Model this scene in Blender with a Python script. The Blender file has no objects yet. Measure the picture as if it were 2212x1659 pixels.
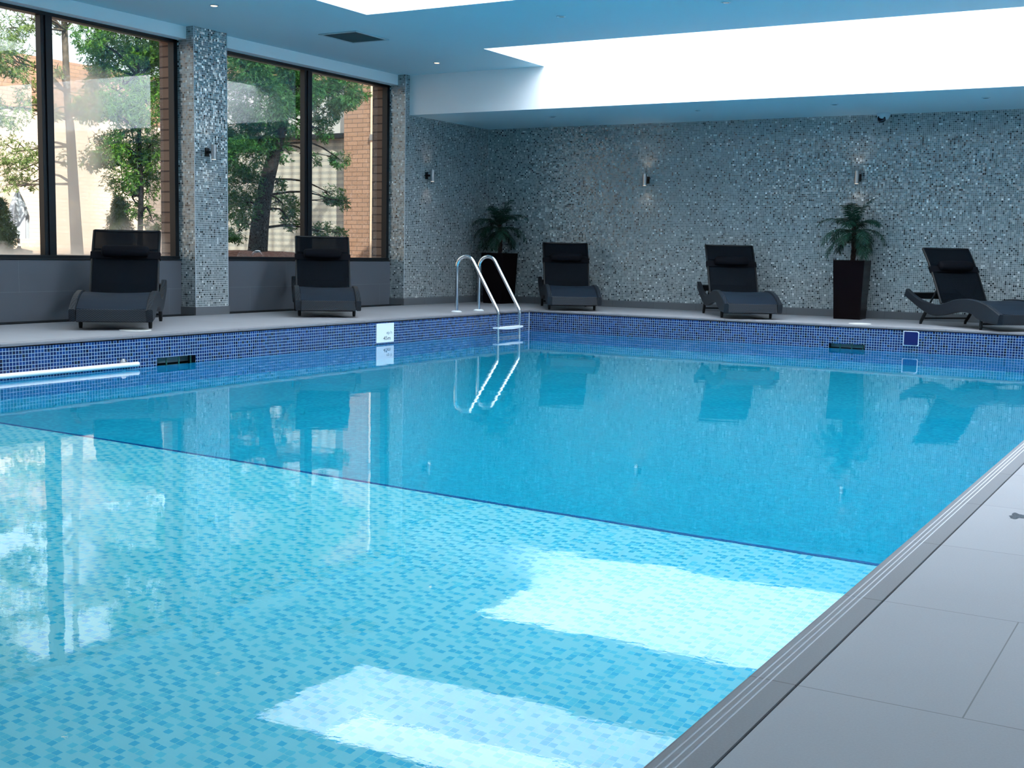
import bpy, bmesh, math, random
import numpy as np
from mathutils import Vector, Matrix

# ------------------------------------------------------------------ camera
sc = bpy.context.scene
COL = sc.collection
cam_d = bpy.data.cameras.new('camera'); cam = bpy.data.objects.new('camera', cam_d); COL.objects.link(cam)
sc.camera = cam
cam_d.sensor_fit = 'HORIZONTAL'; cam_d.sensor_width = 36.0
cam_d.lens = 36.0 * 2632.03 / 2212.0
cam_d.clip_start = 0.05; cam_d.clip_end = 400
def _cam():
    yaw, pitch, roll = 0.52669977, -0.10863455, 0.01931654
    cy, sy, cp, sp = math.cos(yaw), math.sin(yaw), math.cos(pitch), math.sin(pitch)
    fwd = Vector((-sy*cp, cy*cp, sp)); right = Vector((cy, sy, 0)); up = right.cross(fwd)
    cr, sr = math.cos(roll), math.sin(roll)
    r2 = right*cr + up*sr; u2 = -right*sr + up*cr
    m = Matrix.Identity(4)
    for i in range(3):
        m[i][0] = r2[i]; m[i][1] = u2[i]; m[i][2] = -fwd[i]
    m[0][3], m[1][3], m[2][3] = 0.0, 0.0, 0.72
    return m
cam.matrix_world = _cam()

# ------------------------------------------------------------------ world, sun, exposure
sc.view_settings.view_transform = 'Standard'
sc.view_settings.look = 'None'
sc.view_settings.gamma = 1.0
sc.view_settings.use_curve_mapping = False
sc.view_settings.exposure = 0.0
world = bpy.data.worlds.new('sky'); sc.world = world; world.use_nodes = True
wn = world.node_tree.nodes; wn['Background'].inputs[0].default_value = (0.86, 0.94, 1.0, 1); wn['Background'].inputs[1].default_value = 2.2
sun_d = bpy.data.lights.new('sun', 'SUN'); sun = bpy.data.objects.new('sun', sun_d); COL.objects.link(sun)
sun_d.energy = 9.0; sun_d.angle = 0.02; sun_d.color = (1.0, 0.95, 0.86)
sun.rotation_euler = Vector((-0.62, 0.38, -0.62)).to_track_quat('-Z', 'Y').to_euler()
try:
    sc.cycles.use_denoising = True
    sc.cycles.max_bounces = 12; sc.cycles.diffuse_bounces = 5; sc.cycles.glossy_bounces = 5
    sc.cycles.transmission_bounces = 6; sc.cycles.transparent_max_bounces = 16
    sc.cycles.caustics_reflective = False; sc.cycles.caustics_refractive = True
    sc.cycles.sample_clamp_indirect = 6.0
except Exception:
    pass
SKY_STRENGTH = 13.5            # roof glazing glows by itself in place of daylight

# ------------------------------------------------------------------ helpers
def tag(o, label=None, cat=None, group=None, kind=None):
    if label: o['label'] = label
    if cat: o['category'] = cat
    if group: o['group'] = group
    if kind: o['kind'] = kind
    return o

def smooth(me, ang=0.6):
    me.shade_smooth()
    try: me.set_sharp_from_angle(angle=ang)
    except Exception: pass

class MB:
    """collects shapes into one mesh"""
    def __init__(s): s.v = []; s.f = []; s.mi = []
    def add(s, vs, fs, mi=0):
        n = len(s.v); s.v += [tuple(v) for v in vs]
        for f in fs: s.f.append(tuple(i+n for i in f)); s.mi.append(mi)
    def quad(s, a, b, c, d, mi=0): s.add([a, b, c, d], [(0, 1, 2, 3)], mi)
    def box(s, x0, x1, y0, y1, z0, z1, mi=0, m=None):
        vs = [Vector(p) for p in ((x0,y0,z0),(x1,y0,z0),(x1,y1,z0),(x0,y1,z0),(x0,y0,z1),(x1,y0,z1),(x1,y1,z1),(x0,y1,z1))]
        if m: vs = [m @ v for v in vs]
        s.add(vs, [(0,3,2,1),(4,5,6,7),(0,1,5,4),(1,2,6,5),(2,3,7,6),(3,0,4,7)], mi)
    def tube(s, pts, r, n=12, mi=0, cap=True):
        pts = [Vector(p) for p in pts]; rs = r if isinstance(r, (list, tuple)) else [r]*len(pts)
        rings = []; ref = None
        for i, p in enumerate(pts):
            t = (pts[min(i+1, len(pts)-1)] - pts[max(i-1, 0)]).normalized()
            if ref is None:
                ref = Vector((0, 0, 1)) if abs(t.z) < 0.9 else Vector((1, 0, 0))
            u = t.cross(ref).normalized(); w = u.cross(t).normalized(); ref = w
            rings.append([p + (u*math.cos(2*math.pi*k/n) + w*math.sin(2*math.pi*k/n))*rs[i] for k in range(n)])
        vs = [v for R in rings for v in R]; fs = []
        for i in range(len(pts)-1):
            for k in range(n):
                a = i*n+k; b = i*n+(k+1) % n
                fs.append((a, b, b+n, a+n))
        if cap:
            fs.append(tuple(range(n-1, -1, -1))); fs.append(tuple((len(pts)-1)*n+k for k in range(n)))
        s.add(vs, fs, mi)
    def lathe(s, prof, n=24, mi=0, m=None):
        vs = []; fs = []
        for r, z in prof:
            for k in range(n):
                a = 2*math.pi*k/n; v = Vector((r*math.cos(a), r*math.sin(a), z)); vs.append(m @ v if m else v)
        for i in range(len(prof)-1):
            for k in range(n):
                a = i*n+k; b = i*n+(k+1) % n; fs.append((a, b, b+n, a+n))
        fs.append(tuple(range(n-1, -1, -1))); fs.append(tuple((len(prof)-1)*n+k for k in range(n)))
        s.add(vs, fs, mi)
    def strip(s, prof, y0, y1, mi=0, closed=True):
        """prof: list of (x,z); extruded along y"""
        n = len(prof); vs = [(x, y0, z) for x, z in prof] + [(x, y1, z) for x, z in prof]
        fs = []
        for i in range(n if closed else n-1):
            j = (i+1) % n; fs.append((i, j, j+n, i+n))
        s.add(vs, fs, mi)
    def holes(s, origin, U, V, w, h, holes, mi=0, depth=None):
        """rectangle origin + u*U + v*V (u in 0..w, v in 0..h) with rectangular holes (u0,u1,v0,v1); depth adds reveals"""
        O = Vector(origin); U = Vector(U); V = Vector(V)
        us = sorted({0, w, *[x for q in holes for x in q[:2]]}); vs = sorted({0, h, *[x for q in holes for x in q[2:4]]})
        us = [u for u in us if 0 <= u <= w]; vs = [v for v in vs if 0 <= v <= h]
        for i in range(len(us)-1):
            for j in range(len(vs)-1):
                cu, cv = (us[i]+us[i+1])/2, (vs[j]+vs[j+1])/2
                if any(q[0] < cu < q[1] and q[2] < cv < q[3] for q in holes): continue
                s.quad(O+U*us[i]+V*vs[j], O+U*us[i+1]+V*vs[j], O+U*us[i+1]+V*vs[j+1], O+U*us[i]+V*vs[j+1], mi)
        if depth is not None:
            D = Vector(depth)
            for u0, u1, v0, v1 in holes:
                c = [O+U*u0+V*v0, O+U*u1+V*v0, O+U*u1+V*v1, O+U*u0+V*v1]
                for k in range(4):
                    a, b = c[k], c[(k+1) % 4]; s.quad(a, b, b+D, a+D, mi)
    def build(s, name, mats, parent=None, sm=False, bevel=0, loc=None, weld=False):
        me = bpy.data.meshes.new(name); me.from_pydata(s.v, [], s.f); me.update()
        mats = mats if isinstance(mats, (list, tuple)) else [mats]
        for m in mats: me.materials.append(m)
        if any(s.mi): me.polygons.foreach_set('material_index', s.mi)
        if bevel or weld:
            bm = bmesh.new(); bm.from_mesh(me)
            if weld: bmesh.ops.remove_doubles(bm, verts=bm.verts, dist=1e-5)
            if bevel:
                es = [e for e in bm.edges if len(e.link_faces) == 2 and e.calc_face_angle(0) > 0.6]
                bmesh.ops.bevel(bm, geom=es, offset=bevel, segments=2, profile=0.6, affect='EDGES')
            bm.to_mesh(me); bm.free()
        if sm: smooth(me)
        o = bpy.data.objects.new(name, me); COL.objects.link(o)
        if parent: o.parent = parent
        if loc: o.location = loc
        return o

def empty(name, loc=(0, 0, 0), rz=0.0):
    o = bpy.data.objects.new(name, None); COL.objects.link(o); o.location = loc; o.rotation_euler = (0, 0, rz); o.empty_display_size = 0.1
    return o

def copy_tree(o, parent=None):
    c = o.copy(); COL.objects.link(c)
    if parent: c.parent = parent
    for ch in [x for x in COL.objects if x.parent == o]: copy_tree(ch, c)
    return c

def struct(o): o['kind'] = 'structure'; return o

# ------------------------------------------------------------------ materials
def mat(name, col=(0.5, 0.5, 0.5), rough=0.5, metal=0.0, spec=0.5, emit=None, es=1.0, alpha=None, coat=0.0):
    m = bpy.data.materials.new(name); m.use_nodes = True
    b = m.node_tree.nodes['Principled BSDF']
    b.inputs['Base Color'].default_value = (*col, 1); b.inputs['Roughness'].default_value = rough; b.inputs['Metallic'].default_value = metal
    b.inputs['Specular IOR Level'].default_value = spec
    if coat: b.inputs['Coat Weight'].default_value = coat; b.inputs['Coat Roughness'].default_value = 0.08
    if emit: b.inputs['Emission Color'].default_value = (*emit, 1); b.inputs['Emission Strength'].default_value = es
    return m

class N:
    """small node-graph writer"""
    def __init__(s, m): s.t = m.node_tree; s.b = s.t.nodes.get('Principled BSDF')
    def n(s, typ, **k):
        nd = s.t.nodes.new(typ)
        for a, v in k.items(): setattr(nd, a, v)
        return nd
    def l(s, a, b): s.t.links.new(a, b)
    def math(s, op, a, b=None, c=None):
        nd = s.n('ShaderNodeMath', operation=op)
        for i, x in enumerate((a, b, c)):
            if x is None: continue
            if isinstance(x, (int, float)): nd.inputs[i].default_value = x
            else: s.l(x, nd.inputs[i])
        return nd.outputs[0]
    def ramp(s, fac, stops, interp='LINEAR'):
        nd = s.n('ShaderNodeValToRGB'); cr = nd.color_ramp; cr.interpolation = interp
        while len(cr.elements) < len(stops): cr.elements.new(0.5)
        for e, (p, c) in zip(cr.elements, stops): e.position = p; e.color = (*c, 1)
        s.l(fac, nd.inputs[0]); return nd.outputs[0]
    def mix(s, fac, a, b):
        nd = s.n('ShaderNodeMix', data_type='RGBA')
        for x, i in ((fac, 0), (a, 6), (b, 7)):
            if isinstance(x, (int, float)): nd.inputs[i].default_value = x
            elif isinstance(x, tuple): nd.inputs[i].default_value = (*x, 1)
            else: s.l(x, nd.inputs[i])
        return nd.outputs[2]
    def noise(s, scale, detail=2.0, vec=None, rough=0.5):
        nd = s.n('ShaderNodeTexNoise'); nd.inputs['Scale'].default_value = scale; nd.inputs['Detail'].default_value = detail
        nd.inputs['Roughness'].default_value = rough
        if vec: s.l(vec, nd.inputs['Vector'])
        return nd.outputs[0]
    def obj(s): return s.n('ShaderNodeTexCoord').outputs['Object']
    def bump(s, h, strength=0.3, dist=0.01):
        nd = s.n('ShaderNodeBump'); nd.inputs['Strength'].default_value = strength; nd.inputs['Distance'].default_value = dist
        s.l(h, nd.inputs['Height']); return nd.outputs[0]

def mosaic(name, ax, pitch, grout, stops, grout_col, rough=0.2, metal=0.0, tilt=0.0, spec=0.6, coat=0.0, even=False):
    """square mosaic; ax = two of 'XYZ' spanning the wall plane"""
    m = mat(name, rough=rough, metal=metal, spec=spec, coat=coat); g = N(m)
    sp = g.n('ShaderNodeSeparateXYZ'); g.l(g.obj(), sp.inputs[0])
    a, b = sp.outputs[ax[0]], sp.outputs[ax[1]]
    cells = []; masks = []
    for q in (a, b):
        u = g.math('DIVIDE', q, pitch); cells.append(g.math('FLOOR', u)); fr = g.math('FRACT', u)
        d = g.math('ABSOLUTE', g.math('SUBTRACT', fr, 0.5)); masks.append(g.math('GREATER_THAN', d, 0.5 - grout/pitch/2))
    gm = g.math('MAXIMUM', masks[0], masks[1])
    cb = g.n('ShaderNodeCombineXYZ'); g.l(cells[0], cb.inputs[0]); g.l(cells[1], cb.inputs[1])
    wn_ = g.n('ShaderNodeTexWhiteNoise', noise_dimensions='3D'); g.l(cb.outputs[0], wn_.inputs['Vector'])
    val = wn_.outputs['Value']
    if even:      # sheet-laid mix: the dark pieces keep apart from each other
        q = g.math('ADD', g.math('MULTIPLY', cells[0], 0.754877), g.math('MULTIPLY', cells[1], 0.569840))
        val = g.math('FRACT', g.math('ADD', g.math('ADD', q, 1000.0), g.math('MULTIPLY', wn_.outputs['Value'], 0.42)))
    colr = g.ramp(val, stops, 'CONSTANT')
    g.l(g.mix(gm, colr, grout_col), g.b.inputs['Base Color'])
    g.l(g.math('ADD', rough, g.math('MULTIPLY', gm, 0.7-rough)), g.b.inputs['Roughness'])
    if metal: g.l(g.math('MULTIPLY', g.math('SUBTRACT', 1.0, gm), metal), g.b.inputs['Metallic'])
    if tilt:
        ge = g.n('ShaderNodeNewGeometry')
        v1 = g.n('ShaderNodeVectorMath', operation='SUBTRACT'); g.l(wn_.outputs['Color'], v1.inputs[0]); v1.inputs[1].default_value = (0.5, 0.5, 0.5)
        v2 = g.n('ShaderNodeVectorMath', operation='SCALE'); g.l(v1.outputs[0], v2.inputs[0]); v2.inputs['Scale'].default_value = tilt
        v3 = g.n('ShaderNodeVectorMath', operation='ADD'); g.l(v2.outputs[0], v3.inputs[0]); g.l(ge.outputs['Normal'], v3.inputs[1])
        v4 = g.n('ShaderNodeVectorMath', operation='NORMALIZE'); g.l(v3.outputs[0], v4.inputs[0])
        g.l(v4.outputs[0], g.b.inputs['Normal'])
    return m

def slabs(name, ax, L, W, off, col, joint_col, rough=0.55, jw=0.004, stagger=True, speck=0.06):
    """large format tiles: rows of width W along second axis, length L along the first, half-staggered"""
    m = mat(name, rough=rough, spec=0.35); g = N(m)
    o = g.obj(); sp = g.n('ShaderNodeSeparateXYZ'); g.l(o, sp.inputs[0])
    a, b = sp.outputs[ax[0]], sp.outputs[ax[1]]
    v = g.math('DIVIDE', g.math('SUBTRACT', b, off[1]), W); row = g.math('FLOOR', v)
    st = g.math('MULTIPLY', g.math('FLOORED_MODULO', row, 2.0), 0.5 if stagger else 0.0)
    u = g.math('ADD', g.math('DIVIDE', g.math('SUBTRACT', a, off[0]), L), st)
    ms = []
    for q, s_ in ((u, L), (v, W)):
        d = g.math('ABSOLUTE', g.math('SUBTRACT', g.math('FRACT', q), 0.5)); ms.append(g.math('GREATER_THAN', d, 0.5 - jw/s_/2))
    jm = g.math('MAXIMUM', ms[0], ms[1])
    cb = g.n('ShaderNodeCombineXYZ'); g.l(g.math('FLOOR', u), cb.inputs[0]); g.l(row, cb.inputs[1])
    w_ = g.n('ShaderNodeTexWhiteNoise', noise_dimensions='3D'); g.l(cb.outputs[0], w_.inputs['Vector'])
    n1 = g.noise(240, 3, o, 0.7); n2 = g.noise(1.7, 3, o)
    k = g.math('ADD', g.math('MULTIPLY', g.math('SUBTRACT', n1, 0.5), speck*4), g.math('ADD', g.math('MULTIPLY', g.math('SUBTRACT', w_.outputs['Value'], 0.5), 0.07), g.math('MULTIPLY', g.math('SUBTRACT', n2, 0.5), 0.16)))
    k = g.math('ADD', k, 1.0)
    vm = g.n('ShaderNodeVectorMath', operation='SCALE'); vm.inputs[0].default_value = col; g.l(k, vm.inputs['Scale'])
    g.l(g.mix(jm, vm.outputs[0], joint_col), g.b.inputs['Base Color'])
    g.l(g.bump(g.math('SUBTRACT', 1.0, jm), 0.4, 0.002), g.b.inputs['Normal'])
    return m

WALL_STOPS = [(0.0, (0.02, 0.03, 0.035)), (0.07, (0.16, 0.20, 0.21)), (0.30, (0.22, 0.265, 0.28)), (0.62, (0.29, 0.335, 0.35)), (0.90, (0.40, 0.45, 0.46)), (0.975, (0.72, 0.78, 0.78))]  # the palest few tiles put sparkle into the colour
WG = (0.56, 0.63, 0.65)
M = {}
M['wall_y'] = mosaic('wall_mosaic_back', 'XZ', 0.0222, 0.0024, WALL_STOPS, WG, rough=0.16, metal=0.14, tilt=0.20)
M['wall_x'] = mosaic('wall_mosaic_side', 'YZ', 0.0222, 0.0024, WALL_STOPS, (0.68, 0.74, 0.76), rough=0.14, metal=0.30, tilt=0.30)  # same mosaic as the back wall; window daylight put into its paler grout
BAND = [(0.0, (0.002, 0.004, 0.03)), (0.07, (0.003, 0.012, 0.075)), (0.4, (0.004, 0.020, 0.115)), (0.76, (0.006, 0.036, 0.17))]
BG = (0.30, 0.42, 0.56)
M['band_y'] = mosaic('blue_mosaic_back', 'XZ', 0.027, 0.0034, BAND, BG, rough=0.12, tilt=0.03)
M['band_x'] = mosaic('blue_mosaic_side', 'YZ', 0.027, 0.0034, BAND, BG, rough=0.12, tilt=0.03)
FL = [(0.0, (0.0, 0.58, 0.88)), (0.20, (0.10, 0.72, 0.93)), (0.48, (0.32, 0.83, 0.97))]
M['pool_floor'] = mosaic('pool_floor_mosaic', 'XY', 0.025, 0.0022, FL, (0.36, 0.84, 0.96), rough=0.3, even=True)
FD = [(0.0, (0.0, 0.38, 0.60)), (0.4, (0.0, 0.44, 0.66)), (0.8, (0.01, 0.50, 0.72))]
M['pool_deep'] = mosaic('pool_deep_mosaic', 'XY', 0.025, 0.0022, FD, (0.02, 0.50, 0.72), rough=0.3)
M['pool_wall_x'] = mosaic('pool_wall_mosaic_side', 'YZ', 0.027, 0.0034, [(0.0, (0.0, 0.34, 0.74)), (0.4, (0.0, 0.44, 0.84))], (0.10, 0.60, 0.92), rough=0.3)
M['pool_wall_y'] = mosaic('pool_wall_mosaic_back', 'XZ', 0.027, 0.0034, [(0.0, (0.0, 0.34, 0.74)), (0.4, (0.0, 0.44, 0.84))], (0.10, 0.60, 0.92), rough=0.3)
M['marker'] = mat('dark_blue_marker_tile', (0.0, 0.10, 0.36), 0.3)
M['deck'] = slabs('deck_tiles', 'XY', 1.2, 0.601, (-0.31, 1.97), (0.275, 0.285, 0.31), (0.13, 0.135, 0.145), jw=0.0026)
M['sill_panel'] = slabs('sill_panel_tiles', 'YZ', 1.2, 0.29, (9.02, -0.02), (0.095, 0.108, 0.13), (0.15, 0.17, 0.20), jw=0.003)
M['skirt'] = slabs('skirting_tiles', 'XZ', 0.6, 3.0, (0.1, -1.0), (0.115, 0.128, 0.142), (0.07, 0.08, 0.09), stagger=False)
M['skirt_x'] = slabs('skirting_tiles_side', 'YZ', 0.6, 3.0, (0.1, -1.0), (0.115, 0.128, 0.142), (0.07, 0.08, 0.09), stagger=False)
M['coping'] = slabs('coping_stone', 'XY', 4.0, 0.601, (-2.2, 1.97), (0.145, 0.152, 0.172), (0.06, 0.06, 0.07), stagger=False, speck=0.12)
M['coping_b'] = slabs('coping_stone_back', 'YX', 4.0, 0.601, (11.0, -0.66), (0.145, 0.152, 0.172), (0.06, 0.06, 0.07), stagger=False, speck=0.12)
M['groove'] = mat('coping_groove', (0.50, 0.52, 0.56), 0.7)
M['paint'] = mat('ceiling_paint', (0.58, 0.78, 0.86), 0.6, spec=0.2)  # pale blue partly stands in for light bounced off the pool
M['paint_white'] = mat('white_paint', (0.92, 0.95, 0.97), 0.6, spec=0.2)
M['black_metal'] = mat('black_window_metal', (0.005, 0.008, 0.011), 0.4, spec=0.3)
M['trim'] = mat('pale_edge_trim', (0.50, 0.56, 0.60), 0.4)
M['steel'] = mat('polished_steel', (0.82, 0.84, 0.86), 0.12, metal=1.0)
M['brushed'] = mat('brushed_steel', (0.42, 0.43, 0.44), 0.28, metal=1.0)
M['white_pl'] = mat('white_plastic', (0.80, 0.86, 0.90), 0.35)
M['navy'] = mat('navy_plate', (0.008, 0.012, 0.10), 0.15)
M['dark_void'] = mat('shaded_skimmer_liner', (0.001, 0.003, 0.012), 0.6)  # shade of the skimmer recess put into a near-black colour
M['ink'] = mat('dark_ink', (0.03, 0.04, 0.05), 0.6)
M['ink_pale'] = mat('worn_ink', (0.22, 0.27, 0.30), 0.6)
M['glazing'] = mat('glowing_roof_glazing', (0.9, 0.95, 1.0), 0.5, emit=(0.90, 0.95, 1.0), es=SKY_STRENGTH)
def _glz():
    # panel glow dims at flat angles, as light through stacked glass would
    g = N(M['glazing']); fr = g.n('ShaderNodeFresnel'); fr.inputs[0].default_value = 1.5
    g.l(g.math('MULTIPLY', g.math('POWER', g.math('SUBTRACT', 1.0, fr.outputs[0]), 8.0), SKY_STRENGTH), g.b.inputs['Emission Strength'])
_glz()

def water_mat():
    m = bpy.data.materials.new('pool_water'); m.use_nodes = True; t = m.node_tree; t.nodes.clear(); g = N.__new__(N); g.t = t; g.b = None
    out = g.n('ShaderNodeOutputMaterial')
    o = g.obj(); mp = g.n('ShaderNodeMapping'); g.l(o, mp.inputs[0]); mp.inputs['Scale'].default_value = (1.0, 1.25, 1.0)
    n1 = g.noise(4.5, 1.0, mp.outputs[0]); n2 = g.noise(24.0, 2.0, mp.outputs[0])
    n3 = g.noise(75.0, 2.0, mp.outputs[0])
    h = g.math('ADD', g.math('ADD', g.math('MULTIPLY', n1, 0.8), g.math('MULTIPLY', n2, 0.10)), g.math('MULTIPLY', n3, 0.035))
    bp = g.bump(h, 1.0, WATER_BUMP)
    fr = g.n('ShaderNodeFresnel'); fr.inputs[0].default_value = 1.333; g.l(bp, fr.inputs['Normal'])
    gl = g.n('ShaderNodeBsdfGlossy'); gl.inputs['Roughness'].default_value = 0.0; gl.inputs['Color'].default_value = (1, 1, 1, 1); g.l(bp, gl.inputs['Normal'])
    rf = g.n('ShaderNodeBsdfRefraction'); rf.inputs['IOR'].default_value = 1.333; rf.inputs['Roughness'].default_value = 0.0
    rf.inputs['Color'].default_value = (0.85, 1.0, 1.0, 1); g.l(bp, rf.inputs['Normal'])
    mx = g.n('ShaderNodeMixShader'); g.l(fr.outputs[0], mx.inputs[0]); g.l(rf.outputs[0], mx.inputs[1]); g.l(gl.outputs[0], mx.inputs[2])
    g.l(mx.outputs[0], out.inputs['Surface'])
    return m
WATER_BUMP = 0.0006
M['water'] = water_mat()

def glass_mat(name, fog=None):
    m = bpy.data.materials.new(name); m.use_nodes = True; t = m.node_tree; t.nodes.clear(); g = N.__new__(N); g.t = t; g.b = None
    out = g.n('ShaderNodeOutputMaterial')
    tr = g.n('ShaderNodeBsdfTransparent'); tr.inputs[0].default_value = (0.93, 0.97, 0.96, 1)
    gl = g.n('ShaderNodeBsdfGlossy'); gl.inputs['Roughness'].default_value = 0.0
    fr = g.n('ShaderNodeFresnel'); fr.inputs[0].default_value = 1.52
    k = g.math('MINIMUM', g.math('MULTIPLY', fr.outputs[0], 3.4), 1.0)
    mx = g.n('ShaderNodeMixShader'); g.l(k, mx.inputs[0]); g.l(tr.outputs[0], mx.inputs[1]); g.l(gl.outputs[0], mx.inputs[2])
    last = mx.outputs[0]
    if fog:
        # condensation between the sheets: a soft column and a band along the foot, with edges broken by noise
        o = g.obj(); sp = g.n('ShaderNodeSeparateXYZ'); g.l(o, sp.inputs[0]); y, z = sp.outputs['Y'], sp.outputs['Z']
        n = g.math('MULTIPLY', g.math('SUBTRACT', g.noise(3.0, 4, o), 0.5), 0.35)
        tot = None
        for (yc, hw, z0, z1, soft, amt) in fog:
            dy = g.math('SUBTRACT', g.math('ADD', g.math('ABSOLUTE', g.math('SUBTRACT', y, yc)), n), hw)
            a = g.math('SUBTRACT', 1.0, g.math('DIVIDE', dy, soft))
            b = g.math('DIVIDE', g.math('SUBTRACT', g.math('ADD', z1, n), z), soft)
            mm = g.math('MULTIPLY', g.math('MINIMUM', g.math('MAXIMUM', g.math('MINIMUM', a, b), 0.0), 1.0), amt)
            tot = mm if tot is None else g.math('MAXIMUM', tot, mm)
        tl = g.n('ShaderNodeBsdfTranslucent'); tl.inputs[0].default_value = (0.78, 0.70, 0.58, 1)
        df = g.n('ShaderNodeBsdfDiffuse'); df.inputs[0].default_value = (0.8, 0.8, 0.78, 1)
        m2 = g.n('ShaderNodeMixShader'); m2.inputs[0].default_value = 0.35; g.l(tl.outputs[0], m2.inputs[1]); g.l(df.outputs[0], m2.inputs[2])
        m3 = g.n('ShaderNodeMixShader'); g.l(tot, m3.inputs[0]); g.l(last, m3.inputs[1]); g.l(m2.outputs[0], m3.inputs[2]); last = m3.outputs[0]
    g.l(last, out.inputs['Surface']); return m
M['glass'] = glass_mat('window_glass')
M['glass_fog'] = glass_mat('window_glass_misted', [(7.92, 0.20, 0.5, 2.45, 0.28, 0.58), (8.1, 0.62, 0.5, 1.0, 0.40, 0.8)])
M['glass_fog2'] = glass_mat('window_glass_misted_foot', [(7.0, 0.9, 0.5, 0.74, 0.14, 0.8)])

def brick_mat(name, c1, c2, mortar, ax='YZ', sc_=1.0, bump=0.4):
    m = mat(name, rough=0.85, spec=0.2); g = N(m)
    sp = g.n('ShaderNodeSeparateXYZ'); g.l(g.obj(), sp.inputs[0]); cb = g.n('ShaderNodeCombineXYZ'); g.l(sp.outputs[ax[0]], cb.inputs[0]); g.l(sp.outputs[ax[1]], cb.inputs[1])
    br = g.n('ShaderNodeTexBrick'); g.l(cb.outputs[0], br.inputs['Vector'])
    br.inputs['Scale'].default_value = 1.0; br.inputs['Brick Width'].default_value = 0.225*sc_; br.inputs['Row Height'].default_value = 0.075*sc_
    br.inputs['Mortar Size'].default_value = 0.006*sc_; br.inputs['Color1'].default_value = (*c1, 1); br.inputs['Color2'].default_value = (*c2, 1); br.inputs['Mortar'].default_value = (*mortar, 1)
    g.l(br.outputs['Color'], g.b.inputs['Base Color']); g.l(g.bump(g.math('SUBTRACT', 1.0, br.outputs['Fac']), bump, 0.006), g.b.inputs['Normal'])
    return m
M['brick_y'] = brick_mat('warm_brick_wing', (0.40, 0.25, 0.17), (0.34, 0.21, 0.14), (0.18, 0.12, 0.09), 'XZ')
M['brick_x'] = brick_mat('brown_brick_pier', (0.30, 0.21, 0.16), (0.25, 0.17, 0.13), (0.10, 0.07, 0.06), 'XZ', 1.4)
M['brick_pier'] = brick_mat('brown_brick_pier_side', (0.30, 0.21, 0.16), (0.25, 0.17, 0.13), (0.10, 0.07, 0.06), 'YZ', 1.4)
M['brick_cream'] = brick_mat('cream_brick_far', (0.90, 0.72, 0.56), (0.84, 0.66, 0.50), (0.72, 0.56, 0.43), 'YZ')
M['brick_brown'] = brick_mat('brown_brick_far', (0.50, 0.30, 0.19), (0.42, 0.25, 0.17), (0.30, 0.20, 0.14), 'YZ')
def noisy(name, c1, c2, scale, rough=0.8, bump=0.0, spec=0.2):
    m = mat(name, rough=rough, spec=spec); g = N(m); o = g.obj(); n = g.noise(scale, 4, o)
    g.l(g.ramp(n, [(0.35, c1), (0.65, c2)]), g.b.inputs['Base Color'])
    if bump: g.l(g.bump(n, bump, 0.02), g.b.inputs['Normal'])
    return m
M['mulch'] = noisy('bark_mulch', (0.10, 0.04, 0.03), (0.26, 0.13, 0.10), 18, bump=0.8)
M['bark_shaded'] = noisy('shaded_bark', (0.003, 0.003, 0.003), (0.014, 0.010, 0.008), 30, bump=0.8)  # trunk shade put into the near-black bark colour
M['bark_pale'] = noisy('pale_bark', (0.10, 0.08, 0.06), (0.20, 0.16, 0.12), 14, bump=0.6)
def leaf_mat(name, c1, c2, tr=0.35):
    m = bpy.data.materials.new(name); m.use_nodes = True; t = m.node_tree; g = N(m); b = g.b
    ge = g.n('ShaderNodeNewGeometry'); n = g.noise(2.6, 2, g.obj())
    k = g.math('ADD', g.math('MULTIPLY', ge.outputs['Random Per Island'], 0.6), g.math('MULTIPLY', n, 0.4))
    c = g.ramp(k, [(0.2, c1), (0.8, c2)]); g.l(c, b.inputs['Base Color']); b.inputs['Roughness'].default_value = 0.55; b.inputs['Specular IOR Level'].default_value = 0.25
    tl = g.n('ShaderNodeBsdfTranslucent'); g.l(c, tl.inputs[0]); mx = g.n('ShaderNodeMixShader'); mx.inputs[0].default_value = tr
    g.l(b.outputs[0], mx.inputs[1]); g.l(tl.outputs[0], mx.inputs[2]); g.l(mx.outputs[0], t.nodes['Material Output'].inputs['Surface'])
    return m
M['leaf_a'] = leaf_mat('conifer_green', (0.02, 0.11, 0.012), (0.17, 0.36, 0.04))
M['leaf_b'] = leaf_mat('pale_conifer_green', (0.12, 0.20, 0.05), (0.30, 0.40, 0.12))
M['leaf_c'] = leaf_mat('deep_conifer_green', (0.008, 0.07, 0.018), (0.08, 0.24, 0.05))
M['leaf_t'] = leaf_mat('clipped_shrub_green', (0.06, 0.10, 0.02), (0.16, 0.22, 0.06), 0.15)
M['palm'] = leaf_mat('palm_green', (0.003, 0.026, 0.018), (0.010, 0.062, 0.036), 0.1)
M['palm_trunk'] = noisy('palm_trunk_fibre', (0.006, 0.004, 0.004), (0.035, 0.018, 0.014), 60, bump=1.0)
M['pot'] = mat('dark_glossy_planter', (0.005, 0.003, 0.004), 0.24, spec=0.06)
M['soil'] = noisy('planter_soil', (0.02, 0.012, 0.01), (0.06, 0.04, 0.03), 80, bump=0.5)

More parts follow.
